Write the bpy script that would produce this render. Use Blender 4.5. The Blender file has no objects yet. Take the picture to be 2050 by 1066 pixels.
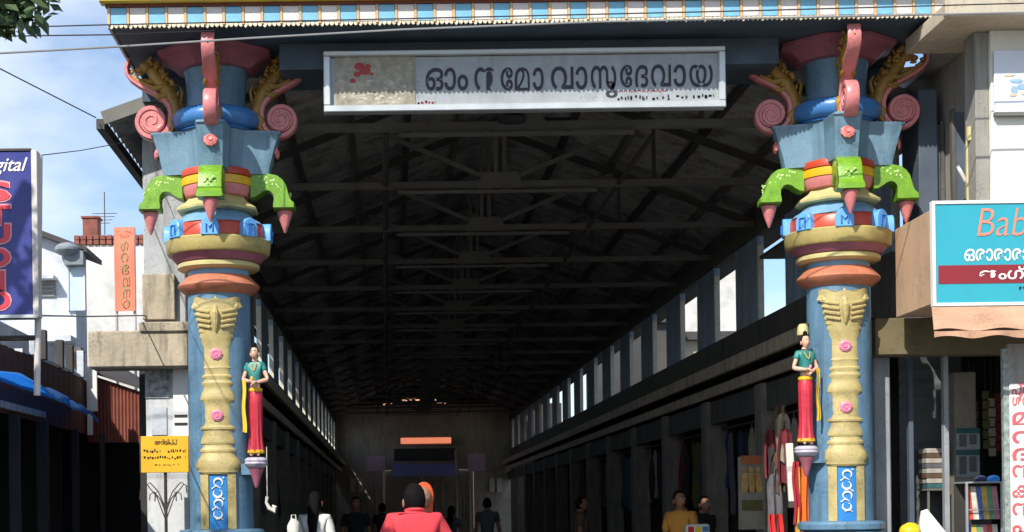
import bpy, bmesh, math, random
from math import sin, cos, pi, radians
from mathutils import Vector, Matrix, noise as mnoise

scene = bpy.context.scene
COL = scene.collection
random.seed(11)

# ------------------------------------------------------------------ camera
F, CX, CY, ROLL, EYE = 3200.0, 778.0, 1025.0, radians(0.75), 1.6
cd = bpy.data.cameras.new('camera')
cam = bpy.data.objects.new('camera', cd)
COL.objects.link(cam)
cam.location = (0, 0, EYE)
cam.rotation_euler = (radians(90), ROLL, 0)
cd.sensor_width = 36.0
cd.lens = 36.0 * F / 2050.0
cd.shift_x = (1025.0 - CX) / 2050.0
cd.shift_y = (CY - 533.0) / 2050.0
cd.clip_end = 2000
scene.camera = cam


def at(px, py, Y):
    """photograph pixel + real distance -> (x, z) in metres"""
    u, v = px - CX, CY - py
    u0, v0 = u * cos(ROLL) + v * sin(ROLL), -u * sin(ROLL) + v * cos(ROLL)
    return u0 * Y / F, EYE + v0 * Y / F


# ------------------------------------------------------------------ sky and sun
SUN_EL, SUN_AZ = radians(41), radians(211)          # azimuth clockwise from +Y
world = bpy.data.worlds.new('World')
scene.world = world
world.use_nodes = True
wn, wl = world.node_tree.nodes, world.node_tree.links
wn.clear()
out = wn.new('ShaderNodeOutputWorld')
bg = wn.new('ShaderNodeBackground')
bg.inputs['Strength'].default_value = 0.12
sky = wn.new('ShaderNodeTexSky')
sky.sky_type = 'NISHITA'
sky.sun_disc = False
sky.sun_elevation = SUN_EL
sky.sun_rotation = SUN_AZ
sky.air_density = 1.0
sky.dust_density = 0.6
sky.ozone_density = 4.0
tc = wn.new('ShaderNodeTexCoord')
mp = wn.new('ShaderNodeMapping')
mp.inputs['Scale'].default_value = (1.0, 1.0, 2.2)
mp.inputs['Location'].default_value = (0.35, 0.2, 0.1)
n1 = wn.new('ShaderNodeTexNoise')
n1.inputs['Scale'].default_value = 4.2
n1.inputs['Detail'].default_value = 7
n1.inputs['Roughness'].default_value = 0.52
rmp = wn.new('ShaderNodeValToRGB')
rmp.color_ramp.elements[0].position = 0.42
rmp.color_ramp.elements[1].position = 0.68
mixc = wn.new('ShaderNodeMix')
mixc.data_type = 'RGBA'
mixc.inputs['B'].default_value = (6.2, 6.7, 7.6, 1)
wl.new(tc.outputs['Generated'], mp.inputs['Vector'])
wl.new(mp.outputs['Vector'], n1.inputs['Vector'])
wl.new(n1.outputs['Fac'], rmp.inputs['Fac'])
wl.new(rmp.outputs['Color'], mixc.inputs['Factor'])
wl.new(sky.outputs['Color'], mixc.inputs['A'])
wl.new(mixc.outputs['Result'], bg.inputs['Color'])
wl.new(bg.outputs['Background'], out.inputs['Surface'])

sd = bpy.data.lights.new('sun', 'SUN')
sd.energy = 4.2
sd.angle = radians(0.5)
sd.color = (1.0, 0.945, 0.86)
sun = bpy.data.objects.new('sun', sd)
COL.objects.link(sun)
to_sun = Vector((sin(SUN_AZ) * cos(SUN_EL), cos(SUN_AZ) * cos(SUN_EL), sin(SUN_EL)))
sun.rotation_euler = to_sun.to_track_quat('Z', 'Y').to_euler()
sun.location = (-10, -15, 25)
vs = scene.view_settings
vs.view_transform = 'Standard'
vs.look = 'None'
vs.exposure = 0.5
vs.gamma = 1.0
vs.use_curve_mapping = False


# ------------------------------------------------------------------ materials
MATS = {}


def mat(name, col, rough=0.55, var=0.12, scale=5.0, bump=0.08, dirt=0.0, dirtcol=(0.05, 0.045, 0.04),
        streak=False, metal=0.0, bscale=None, coat=0.0):
    if name in MATS:
        return MATS[name]
    m = bpy.data.materials.new(name)
    m.use_nodes = True
    nt = m.node_tree
    n, l = nt.nodes, nt.links
    b = n['Principled BSDF']
    b.inputs['Roughness'].default_value = rough
    b.inputs['Metallic'].default_value = metal
    if coat:
        b.inputs['Coat Weight'].default_value = coat
    t = n.new('ShaderNodeTexCoord')
    mp_ = n.new('ShaderNodeMapping')
    l.new(t.outputs['Object'], mp_.inputs['Vector'])
    no = n.new('ShaderNodeTexNoise')
    no.inputs['Scale'].default_value = scale
    no.inputs['Detail'].default_value = 5
    no.inputs['Roughness'].default_value = 0.62
    l.new(mp_.outputs['Vector'], no.inputs['Vector'])
    mr = n.new('ShaderNodeMapRange')
    mr.inputs['From Min'].default_value = 0.3
    mr.inputs['From Max'].default_value = 0.7
    mr.inputs['To Min'].default_value = 1 - var
    mr.inputs['To Max'].default_value = 1 + var * 0.6
    l.new(no.outputs['Fac'], mr.inputs['Value'])
    mul = n.new('ShaderNodeVectorMath')
    mul.operation = 'SCALE'
    mul.inputs[0].default_value = col[:3]
    l.new(mr.outputs['Result'], mul.inputs['Scale'])
    src = mul.outputs['Vector']
    if dirt > 0:
        mp2 = n.new('ShaderNodeMapping')
        mp2.inputs['Scale'].default_value = (7, 7, 0.9) if streak else (2.2, 2.2, 2.2)
        l.new(t.outputs['Object'], mp2.inputs['Vector'])
        n2 = n.new('ShaderNodeTexNoise')
        n2.inputs['Scale'].default_value = 1.3
        n2.inputs['Detail'].default_value = 7
        n2.inputs['Roughness'].default_value = 0.68
        l.new(mp2.outputs['Vector'], n2.inputs['Vector'])
        r2 = n.new('ShaderNodeMapRange')
        r2.inputs['From Min'].default_value = 0.47
        r2.inputs['From Max'].default_value = 0.72
        r2.inputs['To Max'].default_value = min(0.9, dirt * 1.6)
        l.new(n2.outputs['Fac'], r2.inputs['Value'])
        mx = n.new('ShaderNodeMix')
        mx.data_type = 'RGBA'
        mx.inputs['B'].default_value = (*dirtcol, 1)
        l.new(r2.outputs['Result'], mx.inputs['Factor'])
        l.new(src, mx.inputs['A'])
        src = mx.outputs['Result']
        if dirt >= 0.2:                                  # small chips and specks of grime
            n4 = n.new('ShaderNodeTexNoise')
            n4.inputs['Scale'].default_value = 38
            n4.inputs['Detail'].default_value = 3
            l.new(t.outputs['Object'], n4.inputs['Vector'])
            n5 = n.new('ShaderNodeTexNoise')
            n5.inputs['Scale'].default_value = 2.7
            n5.inputs['Detail'].default_value = 4
            l.new(t.outputs['Object'], n5.inputs['Vector'])
            ad = n.new('ShaderNodeMath')
            ad.operation = 'ADD'
            l.new(n4.outputs['Fac'], ad.inputs[0])
            l.new(n5.outputs['Fac'], ad.inputs[1])
            r4 = n.new('ShaderNodeMapRange')
            r4.inputs['From Min'].default_value = 1.10
            r4.inputs['From Max'].default_value = 1.24
            r4.inputs['To Max'].default_value = 0.28
            l.new(ad.outputs[0], r4.inputs['Value'])
            mx4 = n.new('ShaderNodeMix')
            mx4.data_type = 'RGBA'
            mx4.inputs['B'].default_value = (*[0.5 * c for c in dirtcol], 1)
            l.new(r4.outputs['Result'], mx4.inputs['Factor'])
            l.new(src, mx4.inputs['A'])
            src = mx4.outputs['Result']
    l.new(src, b.inputs['Base Color'])
    mr2 = n.new('ShaderNodeMapRange')
    mr2.inputs['To Min'].default_value = max(0.05, rough - 0.12)
    mr2.inputs['To Max'].default_value = min(1, rough + 0.16)
    l.new(no.outputs['Fac'], mr2.inputs['Value'])
    l.new(mr2.outputs['Result'], b.inputs['Roughness'])
    if bump:
        n3 = n.new('ShaderNodeTexNoise')
        n3.inputs['Scale'].default_value = bscale or scale * 7
        n3.inputs['Detail'].default_value = 4
        l.new(mp_.outputs['Vector'], n3.inputs['Vector'])
        bp = n.new('ShaderNodeBump')
        bp.inputs['Strength'].default_value = bump
        bp.inputs['Distance'].default_value = 0.02
        l.new(n3.outputs['Fac'], bp.inputs['Height'])
        l.new(bp.outputs['Normal'], b.inputs['Normal'])
    MATS[name] = m
    return m


D = (0.06, 0.055, 0.045)
BLUE = mat('column blue paint', (0.112, 0.222, 0.325), 0.42, 0.2, 5, 0.16, 0.34, (0.045, 0.075, 0.095), True)
BELL = mat('capital grey blue paint', (0.155, 0.27, 0.355), 0.34, 0.2, 5, 0.14, 0.36, (0.06, 0.10, 0.12), True)
RINGBLUE = mat('ring bright blue paint', (0.05, 0.19, 0.46), 0.3, 0.12, 6, 0.06)
PALEBLUE = mat('lotus pale blue paint', (0.19, 0.37, 0.56), 0.35, 0.15, 6, 0.06, 0.2, (0.1, 0.15, 0.2))
TABBLUE = mat('tab sky blue paint', (0.14, 0.40, 0.78), 0.35, 0.15, 9, 0.06)
DEEPTAB = mat('tab motif blue paint', (0.03, 0.16, 0.50), 0.4, 0.1, 9, 0.03)
GOLD = mat('cream gold paint', (0.50, 0.405, 0.17), 0.45, 0.2, 7, 0.18, 0.36, (0.20, 0.15, 0.05))
GOLDRING = mat('ring ochre paint', (0.46, 0.37, 0.13), 0.4, 0.14, 8, 0.1, 0.28, (0.18, 0.13, 0.05))
MAUVE = mat('mauve paint', (0.36, 0.115, 0.155), 0.4, 0.14, 8, 0.06, 0.2, D)
CREAM = mat('pale cream paint', (0.56, 0.49, 0.22), 0.42, 0.12, 8, 0.06, 0.15, D)
SALMON = mat('salmon paint', (0.50, 0.18, 0.10), 0.45, 0.2, 8, 0.06, 0.2, (0.2, 0.07, 0.04))
GREEN = mat('leaf green paint', (0.165, 0.36, 0.018), 0.33, 0.2, 10, 0.2, 0.2, (0.06, 0.16, 0.01))
LIGHTGREEN = mat('light green dot paint', (0.50, 0.66, 0.25), 0.4, 0.15, 10, 0.05)
PINK = mat('pink paint', (0.64, 0.215, 0.215), 0.36, 0.14, 9, 0.08, 0.22, (0.3, 0.10, 0.08))
ROSE = mat('rosette pink paint', (0.72, 0.22, 0.34), 0.4, 0.16, 12, 0.05)
CORAL = mat('coral rosette paint', (0.70, 0.21, 0.19), 0.4, 0.16, 12, 0.05)
REDP = mat('red panel paint', (0.50, 0.055, 0.022), 0.35, 0.16, 8, 0.05, 0.25, (0.25, 0.06, 0.03))
YELP = mat('yellow panel paint', (0.78, 0.43, 0.015), 0.35, 0.14, 8, 0.06)
YELB = mat('cornice yellow paint', (0.86, 0.60, 0.06), 0.35, 0.1, 3, 0.08, 0.08, (0.4, 0.22, 0.02), True)
GILD = mat('gilded leafwork paint', (0.42, 0.235, 0.045), 0.42, 0.35, 14, 0.3, 0.4, (0.06, 0.04, 0.02))
TILEW = mat('white frieze tile', (0.68, 0.635, 0.61), 0.4, 0.2, 9, 0.05, 0.25, (0.4, 0.3, 0.25))
TILEB = mat('sky blue frieze tile', (0.19, 0.47, 0.68), 0.4, 0.22, 9, 0.05, 0.25, (0.3, 0.4, 0.45))
DIVID = mat('frieze divider paint', (0.66, 0.43, 0.20), 0.5, 0.3, 14, 0.05, 0.3, (0.2, 0.08, 0.03))
SCALL = mat('frieze scallop paint', (0.74, 0.66, 0.48), 0.5, 0.25, 14, 0.1, 0.2, D)
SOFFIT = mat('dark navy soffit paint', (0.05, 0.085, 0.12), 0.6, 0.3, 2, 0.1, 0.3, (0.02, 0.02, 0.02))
MAROONLINE = mat('brown line paint', (0.16, 0.035, 0.015), 0.5, 0.2, 6, 0.05)
SCROLLBLUE = mat('panel cobalt paint', (0.025, 0.215, 0.56), 0.35, 0.14, 9, 0.05)
WHITEP = mat('white paint', (0.78, 0.77, 0.74), 0.4, 0.08, 9, 0.05)
ALU = mat('aluminium frame', (0.55, 0.58, 0.58), 0.35, 0.1, 5, 0.03, metal=0.4)
BOARD = mat('weathered board face', (0.34, 0.37, 0.39), 0.3, 0.22, 2.5, 0.04, 0.45, (0.24, 0.25, 0.25), True)
BOARDPIC = mat('faded picture print', (0.33, 0.30, 0.225), 0.4, 0.4, 14, 0.0, 0.4, (0.20, 0.16, 0.10))
INK = mat('navy ink', (0.022, 0.02, 0.032), 0.5, 0.2, 8, 0)
INKRED = mat('red ink', (0.36, 0.03, 0.03), 0.5, 0.2, 8, 0)
BLACKINK = mat('black ink', (0.015, 0.014, 0.012), 0.55, 0.2, 8, 0)
ROOFU = mat('grey roof sheet', (0.38, 0.38, 0.355), 0.8, 0.25, 1.4, 0.1, 0.55, (0.035, 0.03, 0.025))
STEEL = mat('dull painted steel', (0.15, 0.148, 0.13), 0.7, 0.25, 4, 0.1)
STEELD = mat('dark rusted steel', (0.06, 0.058, 0.052), 0.7, 0.25, 4, 0.1)
PALESTEEL = mat('pale tie rod paint', (0.155, 0.155, 0.14), 0.6, 0.2, 5, 0.05)
HALLBLUE = mat('hall blue grey wall', (0.34, 0.46, 0.60), 0.7, 0.2, 2, 0.1, 0.4, (0.04, 0.05, 0.06), True)
HALLDARK = mat('hall grey beam', (0.11, 0.105, 0.09), 0.75, 0.22, 2, 0.1, 0.5, (0.03, 0.028, 0.025), True)
LEDGE = mat('beige ledge paint', (0.56, 0.46, 0.33), 0.7, 0.22, 3, 0.1, 0.4, (0.06, 0.05, 0.04), True)
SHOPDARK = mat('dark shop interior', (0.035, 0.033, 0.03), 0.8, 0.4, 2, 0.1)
SHOPPIER = mat('shop pier paint', (0.27, 0.25, 0.205), 0.75, 0.25, 2.5, 0.1, 0.4, (0.05, 0.05, 0.04), True)
REVEAL = mat('pale lit window reveal', (0.62, 0.60, 0.50), 0.6, 0.15, 4, 0.05, 0.2, D)  # pale tone imitates daylight on the reveal faces
CONC = mat('grey plaster pillar', (0.40, 0.415, 0.42), 0.8, 0.16, 2.5, 0.25, 0.55, (0.16, 0.15, 0.13), True)
CONCB = mat('mouldy beige concrete', (0.42, 0.36, 0.26), 0.85, 0.25, 3.0, 0.35, 0.85, (0.09, 0.075, 0.055), True)
PLASTER = mat('white plaster lower pillar', (0.60, 0.62, 0.63), 0.8, 0.14, 3, 0.15, 0.4, (0.28, 0.28, 0.27), True)
HOUSEW = mat('stained white house wall', (0.60, 0.63, 0.67), 0.8, 0.22, 0.9, 0.15, 0.6, (0.34, 0.40, 0.47))
HOUSEW2 = mat('old white house wall', (0.62, 0.61, 0.58), 0.8, 0.22, 0.9, 0.1, 0.45, (0.40, 0.38, 0.35))
PALEPANEL = mat('pale blue shutter', (0.50, 0.62, 0.74), 0.6, 0.12, 5, 0.05)
BRICKRED = mat('red brown parapet brick', (0.26, 0.085, 0.06), 0.85, 0.3, 9, 0.25, 0.3, (0.12, 0.06, 0.05))
DARKROOF = mat('dark roof edge', (0.06, 0.055, 0.055), 0.8, 0.3, 4, 0.15)
RUST = mat('red brown corrugated sheet', (0.24, 0.075, 0.05), 0.6, 0.2, 3, 0.12, 0.4, (0.11, 0.05, 0.04), True)
RUSTSHADE = mat('shaded red brown corrugated sheet', (0.095, 0.042, 0.034), 0.65, 0.25, 3, 0.12, 0.45, (0.04, 0.03, 0.028), True)  # darker copy of the sheet colour; fascia shade is painted in
TARP = mat('blue tarpaulin', (0.09, 0.28, 0.60), 0.5, 0.22, 5, 0.2, 0.3, (0.14, 0.28, 0.46))
_nt = TARP.node_tree
_tr = _nt.nodes.new('ShaderNodeBsdfTranslucent')
_tr.inputs['Color'].default_value = (0.16, 0.50, 0.95, 1)
_mx = _nt.nodes.new('ShaderNodeMixShader')
_mx.inputs[0].default_value = 0.72
_nt.links.new(_nt.nodes['Principled BSDF'].outputs[0], _mx.inputs[1])
_nt.links.new(_tr.outputs[0], _mx.inputs[2])
_nt.links.new(_mx.outputs[0], _nt.nodes['Material Output'].inputs['Surface'])
SIGNBLUE = mat('studio sign blue', (0.03, 0.04, 0.235), 0.35, 0.14, 3, 0.03, 0.25, (0.05, 0.06, 0.2))
SIGNRED = mat('studio letter red', (0.72, 0.045, 0.07), 0.4, 0.1, 6, 0)
SIGNPINK = mat('studio letter pink edge', (0.80, 0.33, 0.36), 0.4, 0.1, 6, 0)
POLE = mat('pale pole paint', (0.62, 0.58, 0.55), 0.5, 0.15, 6, 0.05, 0.3, (0.25, 0.2, 0.18))
ORANGE = mat('orange banner cloth', (0.78, 0.22, 0.13), 0.7, 0.12, 4, 0.05)
BANNERINK = mat('banner olive ink', (0.20, 0.26, 0.10), 0.7, 0.2, 6, 0)
BROWNINK = mat('banner brown ink', (0.36, 0.07, 0.03), 0.7, 0.2, 6, 0)
YBOARD = mat('yellow notice board', (0.80, 0.43, 0.012), 0.5, 0.1, 4, 0.04, 0.2, (0.5, 0.3, 0.02))
IRON = mat('brown iron bar', (0.05, 0.035, 0.03), 0.6, 0.25, 8, 0.1)
DARKWOOD = mat('dark shop post', (0.03, 0.032, 0.036), 0.7, 0.3, 3, 0.1)
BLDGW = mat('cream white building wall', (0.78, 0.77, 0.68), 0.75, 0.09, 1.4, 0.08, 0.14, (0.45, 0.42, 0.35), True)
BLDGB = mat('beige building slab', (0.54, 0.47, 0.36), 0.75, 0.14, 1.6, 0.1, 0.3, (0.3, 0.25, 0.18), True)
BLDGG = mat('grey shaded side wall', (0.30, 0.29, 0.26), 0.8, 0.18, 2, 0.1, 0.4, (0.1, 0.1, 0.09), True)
SHUTTER = mat('dark window shutter', (0.075, 0.10, 0.135), 0.6, 0.2, 3, 0.05)
TAN = mat('tan plastered box', (0.52, 0.35, 0.22), 0.7, 0.12, 2, 0.08, 0.25, (0.30, 0.18, 0.10), True)
CYAN = mat('cyan sign face', (0.03, 0.345, 0.43), 0.3, 0.08, 2, 0.02)
MAROON = mat('maroon sign band', (0.24, 0.018, 0.025), 0.35, 0.1, 2, 0.02)
CORALINK = mat('coral lettering', (0.80, 0.25, 0.15), 0.4, 0.06, 3, 0)
AWNING = mat('tan awning cloth', (0.54, 0.31, 0.20), 0.85, 0.16, 4, 0.2, 0.35, (0.34, 0.19, 0.10))
REDINK = mat('faded red lettering', (0.62, 0.12, 0.14), 0.5, 0.2, 6, 0)
POSTER = mat('white poster board', (0.66, 0.71, 0.78), 0.4, 0.07, 3, 0.02)
GREYPIL = mat('grey shop pillar', (0.29, 0.31, 0.33), 0.65, 0.15, 3, 0.06, 0.3, (0.15, 0.15, 0.15), True)
ROLLS = mat('dark rolling shutter', (0.075, 0.085, 0.085), 0.55, 0.2, 3, 0.05)
SKIN = mat('brown skin', (0.29, 0.135, 0.075), 0.5, 0.1, 9, 0.04)
STATSKIN = mat('statue skin paint', (0.70, 0.40, 0.28), 0.42, 0.1, 9, 0.04)
HAIR = mat('black hair', (0.009, 0.008, 0.008), 0.72, 0.4, 22, 0.6, bscale=90)
HAIR.node_tree.nodes['Principled BSDF'].inputs['Specular IOR Level'].default_value = 0.06
STATRED = mat('statue red skirt paint', (0.50, 0.028, 0.05), 0.38, 0.2, 9, 0.06)
STATGREEN = mat('statue green blouse paint', (0.03, 0.21, 0.19), 0.4, 0.12, 9, 0.04)
STATYEL = mat('statue yellow sash paint', (0.78, 0.50, 0.03), 0.4, 0.12, 9, 0.04)
PLINTH = mat('statue plinth mauve white', (0.46, 0.42, 0.50), 0.45, 0.3, 12, 0.06)
ASPHALT = mat('grey street surface', (0.15, 0.148, 0.145), 0.85, 0.25, 1.2, 0.3, 0.4, (0.03, 0.03, 0.028))
HALLFLOOR = mat('worn stone floor', (0.125, 0.122, 0.115), 0.7, 0.25, 1.1, 0.15, 0.4, (0.03, 0.028, 0.025))
LEAFM = mat('tree leaf green', (0.045, 0.085, 0.022), 0.5, 0.35, 5, 0.05)
BARK = mat('tree bark', (0.10, 0.075, 0.05), 0.9, 0.3, 8, 0.5)
WIREM = mat('black cable rubber', (0.03, 0.03, 0.032), 0.6, 0.1, 8, 0)
GREYWIRE = mat('grey cable sheath', (0.24, 0.24, 0.24), 0.6, 0.1, 8, 0)
C_RED = mat('red cotton shirt', (0.62, 0.045, 0.06), 0.85, 0.1, 9, 0.2, bscale=120)
C_WHITE = mat('white cotton top', (0.68, 0.69, 0.66), 0.85, 0.08, 9, 0.2, bscale=120)
C_YEL = mat('mustard cotton shirt', (0.62, 0.28, 0.045), 0.85, 0.1, 9, 0.2, bscale=120)
C_ORANGE = mat('orange cotton cloth', (0.66, 0.09, 0.02), 0.85, 0.12, 9, 0.2, bscale=120)
C_DARK = mat('dark trousers cloth', (0.025, 0.025, 0.032), 0.9, 0.15, 9, 0.2, bscale=120)
C_GREY = mat('grey cotton cloth', (0.10, 0.105, 0.12), 0.9, 0.15, 9, 0.2, bscale=120)
C_BLACK = mat('black cotton cloth', (0.015, 0.015, 0.018), 0.9, 0.15, 9, 0.2, bscale=120)
CLOTHS = [mat('garment ' + nm, c, 0.85, 0.3, 7, 0.2) for nm, c in (
    ('maroon', (0.16, 0.02, 0.03)), ('navy', (0.03, 0.04, 0.11)), ('olive', (0.10, 0.10, 0.035)), ('cream', (0.36, 0.32, 0.24)),
    ('grey', (0.11, 0.11, 0.12)), ('brown', (0.11, 0.065, 0.04)), ('teal', (0.03, 0.11, 0.12)), ('black', (0.02, 0.02, 0.022)))]
BRIGHT = [mat('bright cloth ' + nm, c, 0.85, 0.2, 7, 0.2) for nm, c in (
    ('orange', (0.70, 0.16, 0.02)), ('red', (0.60, 0.03, 0.03)), ('crimson', (0.42, 0.02, 0.04)), ('gold', (0.65, 0.36, 0.06)))]
PLASTICY = mat('yellow plastic', (0.80, 0.55, 0.02), 0.35, 0.1, 6, 0.1)
PLASTICW = mat('white plastic', (0.74, 0.73, 0.66), 0.4, 0.1, 6, 0.15)
PAPER = mat('stacked paper', (0.40, 0.37, 0.32), 0.8, 0.2, 14, 0.1)
MAGS = [mat('magazine cover ' + str(i), c, 0.45, 0.4, 14, 0) for i, c in enumerate(
    ((0.5, 0.06, 0.03), (0.55, 0.5, 0.42), (0.06, 0.12, 0.3), (0.5, 0.33, 0.05), (0.1, 0.25, 0.12), (0.45, 0.18, 0.2)))]
FARWALL = mat('far grey temple wall', (0.52, 0.50, 0.44), 0.8, 0.2, 0.8, 0.1, 0.3, (0.1, 0.09, 0.08), True)
FARPINK = mat('far pink lintel', (0.72, 0.25, 0.17), 0.6, 0.1, 2, 0)
FARBLUE = mat('far blue violet banner', (0.34, 0.34, 0.78), 0.6, 0.15, 1, 0)
FARLILAC = mat('far lilac board', (0.78, 0.50, 0.66), 0.6, 0.2, 1, 0)
STUCCO = mat('sunlit orange stucco', (0.62, 0.30, 0.16), 0.8, 0.4, 1.2, 0.2, 0.5, (0.7, 0.62, 0.5))
EYEW = mat('eye white', (0.7, 0.68, 0.64), 0.3, 0.02, 5, 0)
LIP = mat('lip', (0.30, 0.07, 0.06), 0.5, 0.05, 5, 0)


# ------------------------------------------------------------------ mesh builder
class MB:
    def __init__(s):
        s.v, s.f = [], []

    def add(s, vs_, fs):
        k = len(s.v)
        s.v += [Vector(p) for p in vs_]
        s.f += [tuple(i + k for i in q) for q in fs]
        return s

    def box(s, x0, x1, y0, y1, z0, z1):
        p = [(x, y, z) for z in (z0, z1) for y in (y0, y1) for x in (x0, x1)]
        return s.add(p, [(0, 2, 3, 1), (4, 5, 7, 6), (0, 1, 5, 4), (2, 6, 7, 3), (0, 4, 6, 2), (1, 3, 7, 5)])

    def bar(s, a, b, w, h, up=(0, 0, 1)):
        a, b = Vector(a), Vector(b)
        d = (b - a).normalized()
        u = Vector(up)
        if abs(d.dot(u)) > 0.98:
            u = Vector((0, 1, 0))
        r = d.cross(u).normalized()
        u = r.cross(d).normalized()
        p = [q + r * (i * w / 2) + u * (j * h / 2) for q in (a, b) for i, j in ((-1, -1), (1, -1), (1, 1), (-1, 1))]
        return s.add(p, [(0, 3, 2, 1), (4, 5, 6, 7), (0, 1, 5, 4), (1, 2, 6, 5), (2, 3, 7, 6), (3, 0, 4, 7)])

    def lathe(s, prof, n=32, c=(0, 0, 0), phase=0.0, caps=True, shape=None, a0=0.0, a1=2 * pi):
        full = abs(a1 - a0 - 2 * pi) < 1e-6
        m = n if full else n + 1
        k = len(s.v)
        for r, z in prof:
            for i in range(m):
                t = a0 + (a1 - a0) * i / n + phase
                q = r * (shape(t, z) if shape else 1)
                s.v.append(Vector((c[0] + q * sin(t), c[1] - q * cos(t), c[2] + z)))
        for j in range(len(prof) - 1):
            for i in range(n):
                i2 = (i + 1) % m
                s.f.append((k + j * m + i, k + j * m + i2, k + (j + 1) * m + i2, k + (j + 1) * m + i))
        if caps and full:
            s.f.append(tuple(k + i for i in reversed(range(m))))
            s.f.append(tuple(k + (len(prof) - 1) * m + i for i in range(m)))
        return s

    def tube(s, pts, r, n=8, sx=1.0):
        pts = [Vector(p) for p in pts]
        if not isinstance(r, (list, tuple)):
            r = [r] * len(pts)
        k = len(s.v)
        u = None
        for i, p in enumerate(pts):
            d = (pts[min(i + 1, len(pts) - 1)] - pts[max(i - 1, 0)]).normalized()
            if u is None:
                u = d.orthogonal().normalized()
            else:
                u = (u - d * u.dot(d)).normalized()
            w = d.cross(u)
            for j in range(n):
                t = 2 * pi * j / n
                s.v.append(p + u * (cos(t) * r[i] * sx) + w * (sin(t) * r[i]))
        for i in range(len(pts) - 1):
            for j in range(n):
                j2 = (j + 1) % n
                s.f.append((k + i * n + j, k + i * n + j2, k + (i + 1) * n + j2, k + (i + 1) * n + j))
        s.f.append(tuple(k + j for j in reversed(range(n))))
        s.f.append(tuple(k + (len(pts) - 1) * n + j for j in range(n)))
        return s

    def prism(s, poly, y0, y1, f=lambda a, y, b: (a, y, b)):
        """poly in (a,b); extruded y0..y1; f maps (a,y,b) to xyz"""
        n = len(poly)
        p = [f(a, y, b) for y in (y0, y1) for a, b in poly]
        fs = [tuple(range(n)), tuple(range(2 * n - 1, n - 1, -1))]
        fs += [(i, i + n, (i + 1) % n + n, (i + 1) % n) for i in range(n)]
        return s.add(p, fs)

    def ball(s, c, r, n=8, m=6, fn=None):
        if not isinstance(r, (tuple, list)):
            r = (r, r, r)
        k = len(s.v)
        for j in range(1, m):
            a = pi * j / m
            for i in range(n):
                t = 2 * pi * i / n
                q = Vector((sin(a) * cos(t) * r[0], sin(a) * sin(t) * r[1], cos(a) * r[2]))
                if fn:
                    q = fn(q)
                s.v.append(Vector(c) + q)
        top, bot = Vector((0, 0, r[2])), Vector((0, 0, -r[2]))
        if fn:
            top, bot = fn(top), fn(bot)
        s.v += [Vector(c) + top, Vector(c) + bot]
        T, B = k + (m - 1) * n, k + (m - 1) * n + 1
        for i in range(n):
            i2 = (i + 1) % n
            s.f.append((T, k + i, k + i2))
            s.f.append((B, k + (m - 2) * n + i2, k + (m - 2) * n + i))
            for j in range(m - 2):
                s.f.append((k + j * n + i, k + (j + 1) * n + i, k + (j + 1) * n + i2, k + j * n + i2))
        return s

    def grid(s, fn, nu, nv):
        k = len(s.v)
        for j in range(nv + 1):
            for i in range(nu + 1):
                s.v.append(Vector(fn(i / nu, j / nv)))
        w = nu + 1
        for j in range(nv):
            for i in range(nu):
                s.f.append((k + j * w + i, k + j * w + i + 1, k + (j + 1) * w + i + 1, k + (j + 1) * w + i))
        return s

    def sheet(s, fn, nu, nv, th):
        """a grid with thickness th = (dx,dy,dz) offset"""
        k = len(s.v)
        s.grid(fn, nu, nv)
        w, h = nu + 1, nv + 1
        off = w * h
        s.v += [p + Vector(th) for p in s.v[k:k + off]]
        s.f += [tuple(i + off for i in reversed(q)) for q in s.f[-nu * nv:]]
        rim = [j for j in range(w)] + [w * j + nu for j in range(1, h)] + [off - 1 - j for j in range(1, w)] + [w * (h - 1 - j) for j in range(1, h - 1)]
        for a, b in zip(rim, rim[1:] + rim[:1]):
            s.f.append((k + b, k + a, k + a + off, k + b + off))
        return s

    def join(s, o):
        return s.add(o.v, o.f)

    def turned(s, ang):
        c, q = cos(ang), sin(ang)
        s.v = [Vector((p.x * c - p.y * q, p.x * q + p.y * c, p.z)) for p in s.v]
        return s

    def xf(s, M):
        s.v = [M @ p for p in s.v]
        return s

    def mesh(s, name, m, bevel=0.0, smooth=32, off=Vector((0, 0, 0))):
        me = bpy.data.meshes.new(name)
        me.from_pydata([tuple(p - off) for p in s.v], [], s.f)
        bm = bmesh.new()
        bm.from_mesh(me)
        bmesh.ops.recalc_face_normals(bm, faces=bm.faces)
        if bevel:
            es = [e for e in bm.edges if len(e.link_faces) == 2 and e.calc_face_angle(0) > 0.6]
            try:
                bmesh.ops.bevel(bm, geom=es, offset=bevel, segments=1, affect='EDGES', clamp_overlap=True)
            except Exception:
                pass
        bm.to_mesh(me)
        bm.free()
        if smooth:
            me.shade_smooth()
            me.set_sharp_from_angle(angle=radians(smooth))
        me.materials.append(m)
        return me


def link(o):
    COL.objects.link(o)
    return o


def tag(o, label=None, cat=None, group=None, kind=None):
    if label:
        o['label'] = label
    if cat:
        o['category'] = cat
    if group:
        o['group'] = group
    if kind:
        o['kind'] = kind
    return o


WLOC = {}


def thing(name, label, cat, loc=(0, 0, 0), group=None):
    o = link(bpy.data.objects.new(name, None))
    o.empty_display_size = 0.2
    o.location = loc
    WLOC[o.name] = Vector(loc)
    return tag(o, label, cat, group)


def part(name, mb, m, parent=None, bevel=0.0, smooth=32, label=None):
    """mesh given in world coordinates (as if the parent stood unrotated at its own location)"""
    off = Vector((0, 0, 0))
    p = parent
    if p is not None:
        off = WLOC[p.name]
    o = bpy.data.objects.new(name, mb.mesh(name, m, bevel, smooth, off))
    link(o)
    if parent is not None:
        o.parent = parent
    WLOC[o.name] = off
    if label:
        o['label'] = label
    return o


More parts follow.
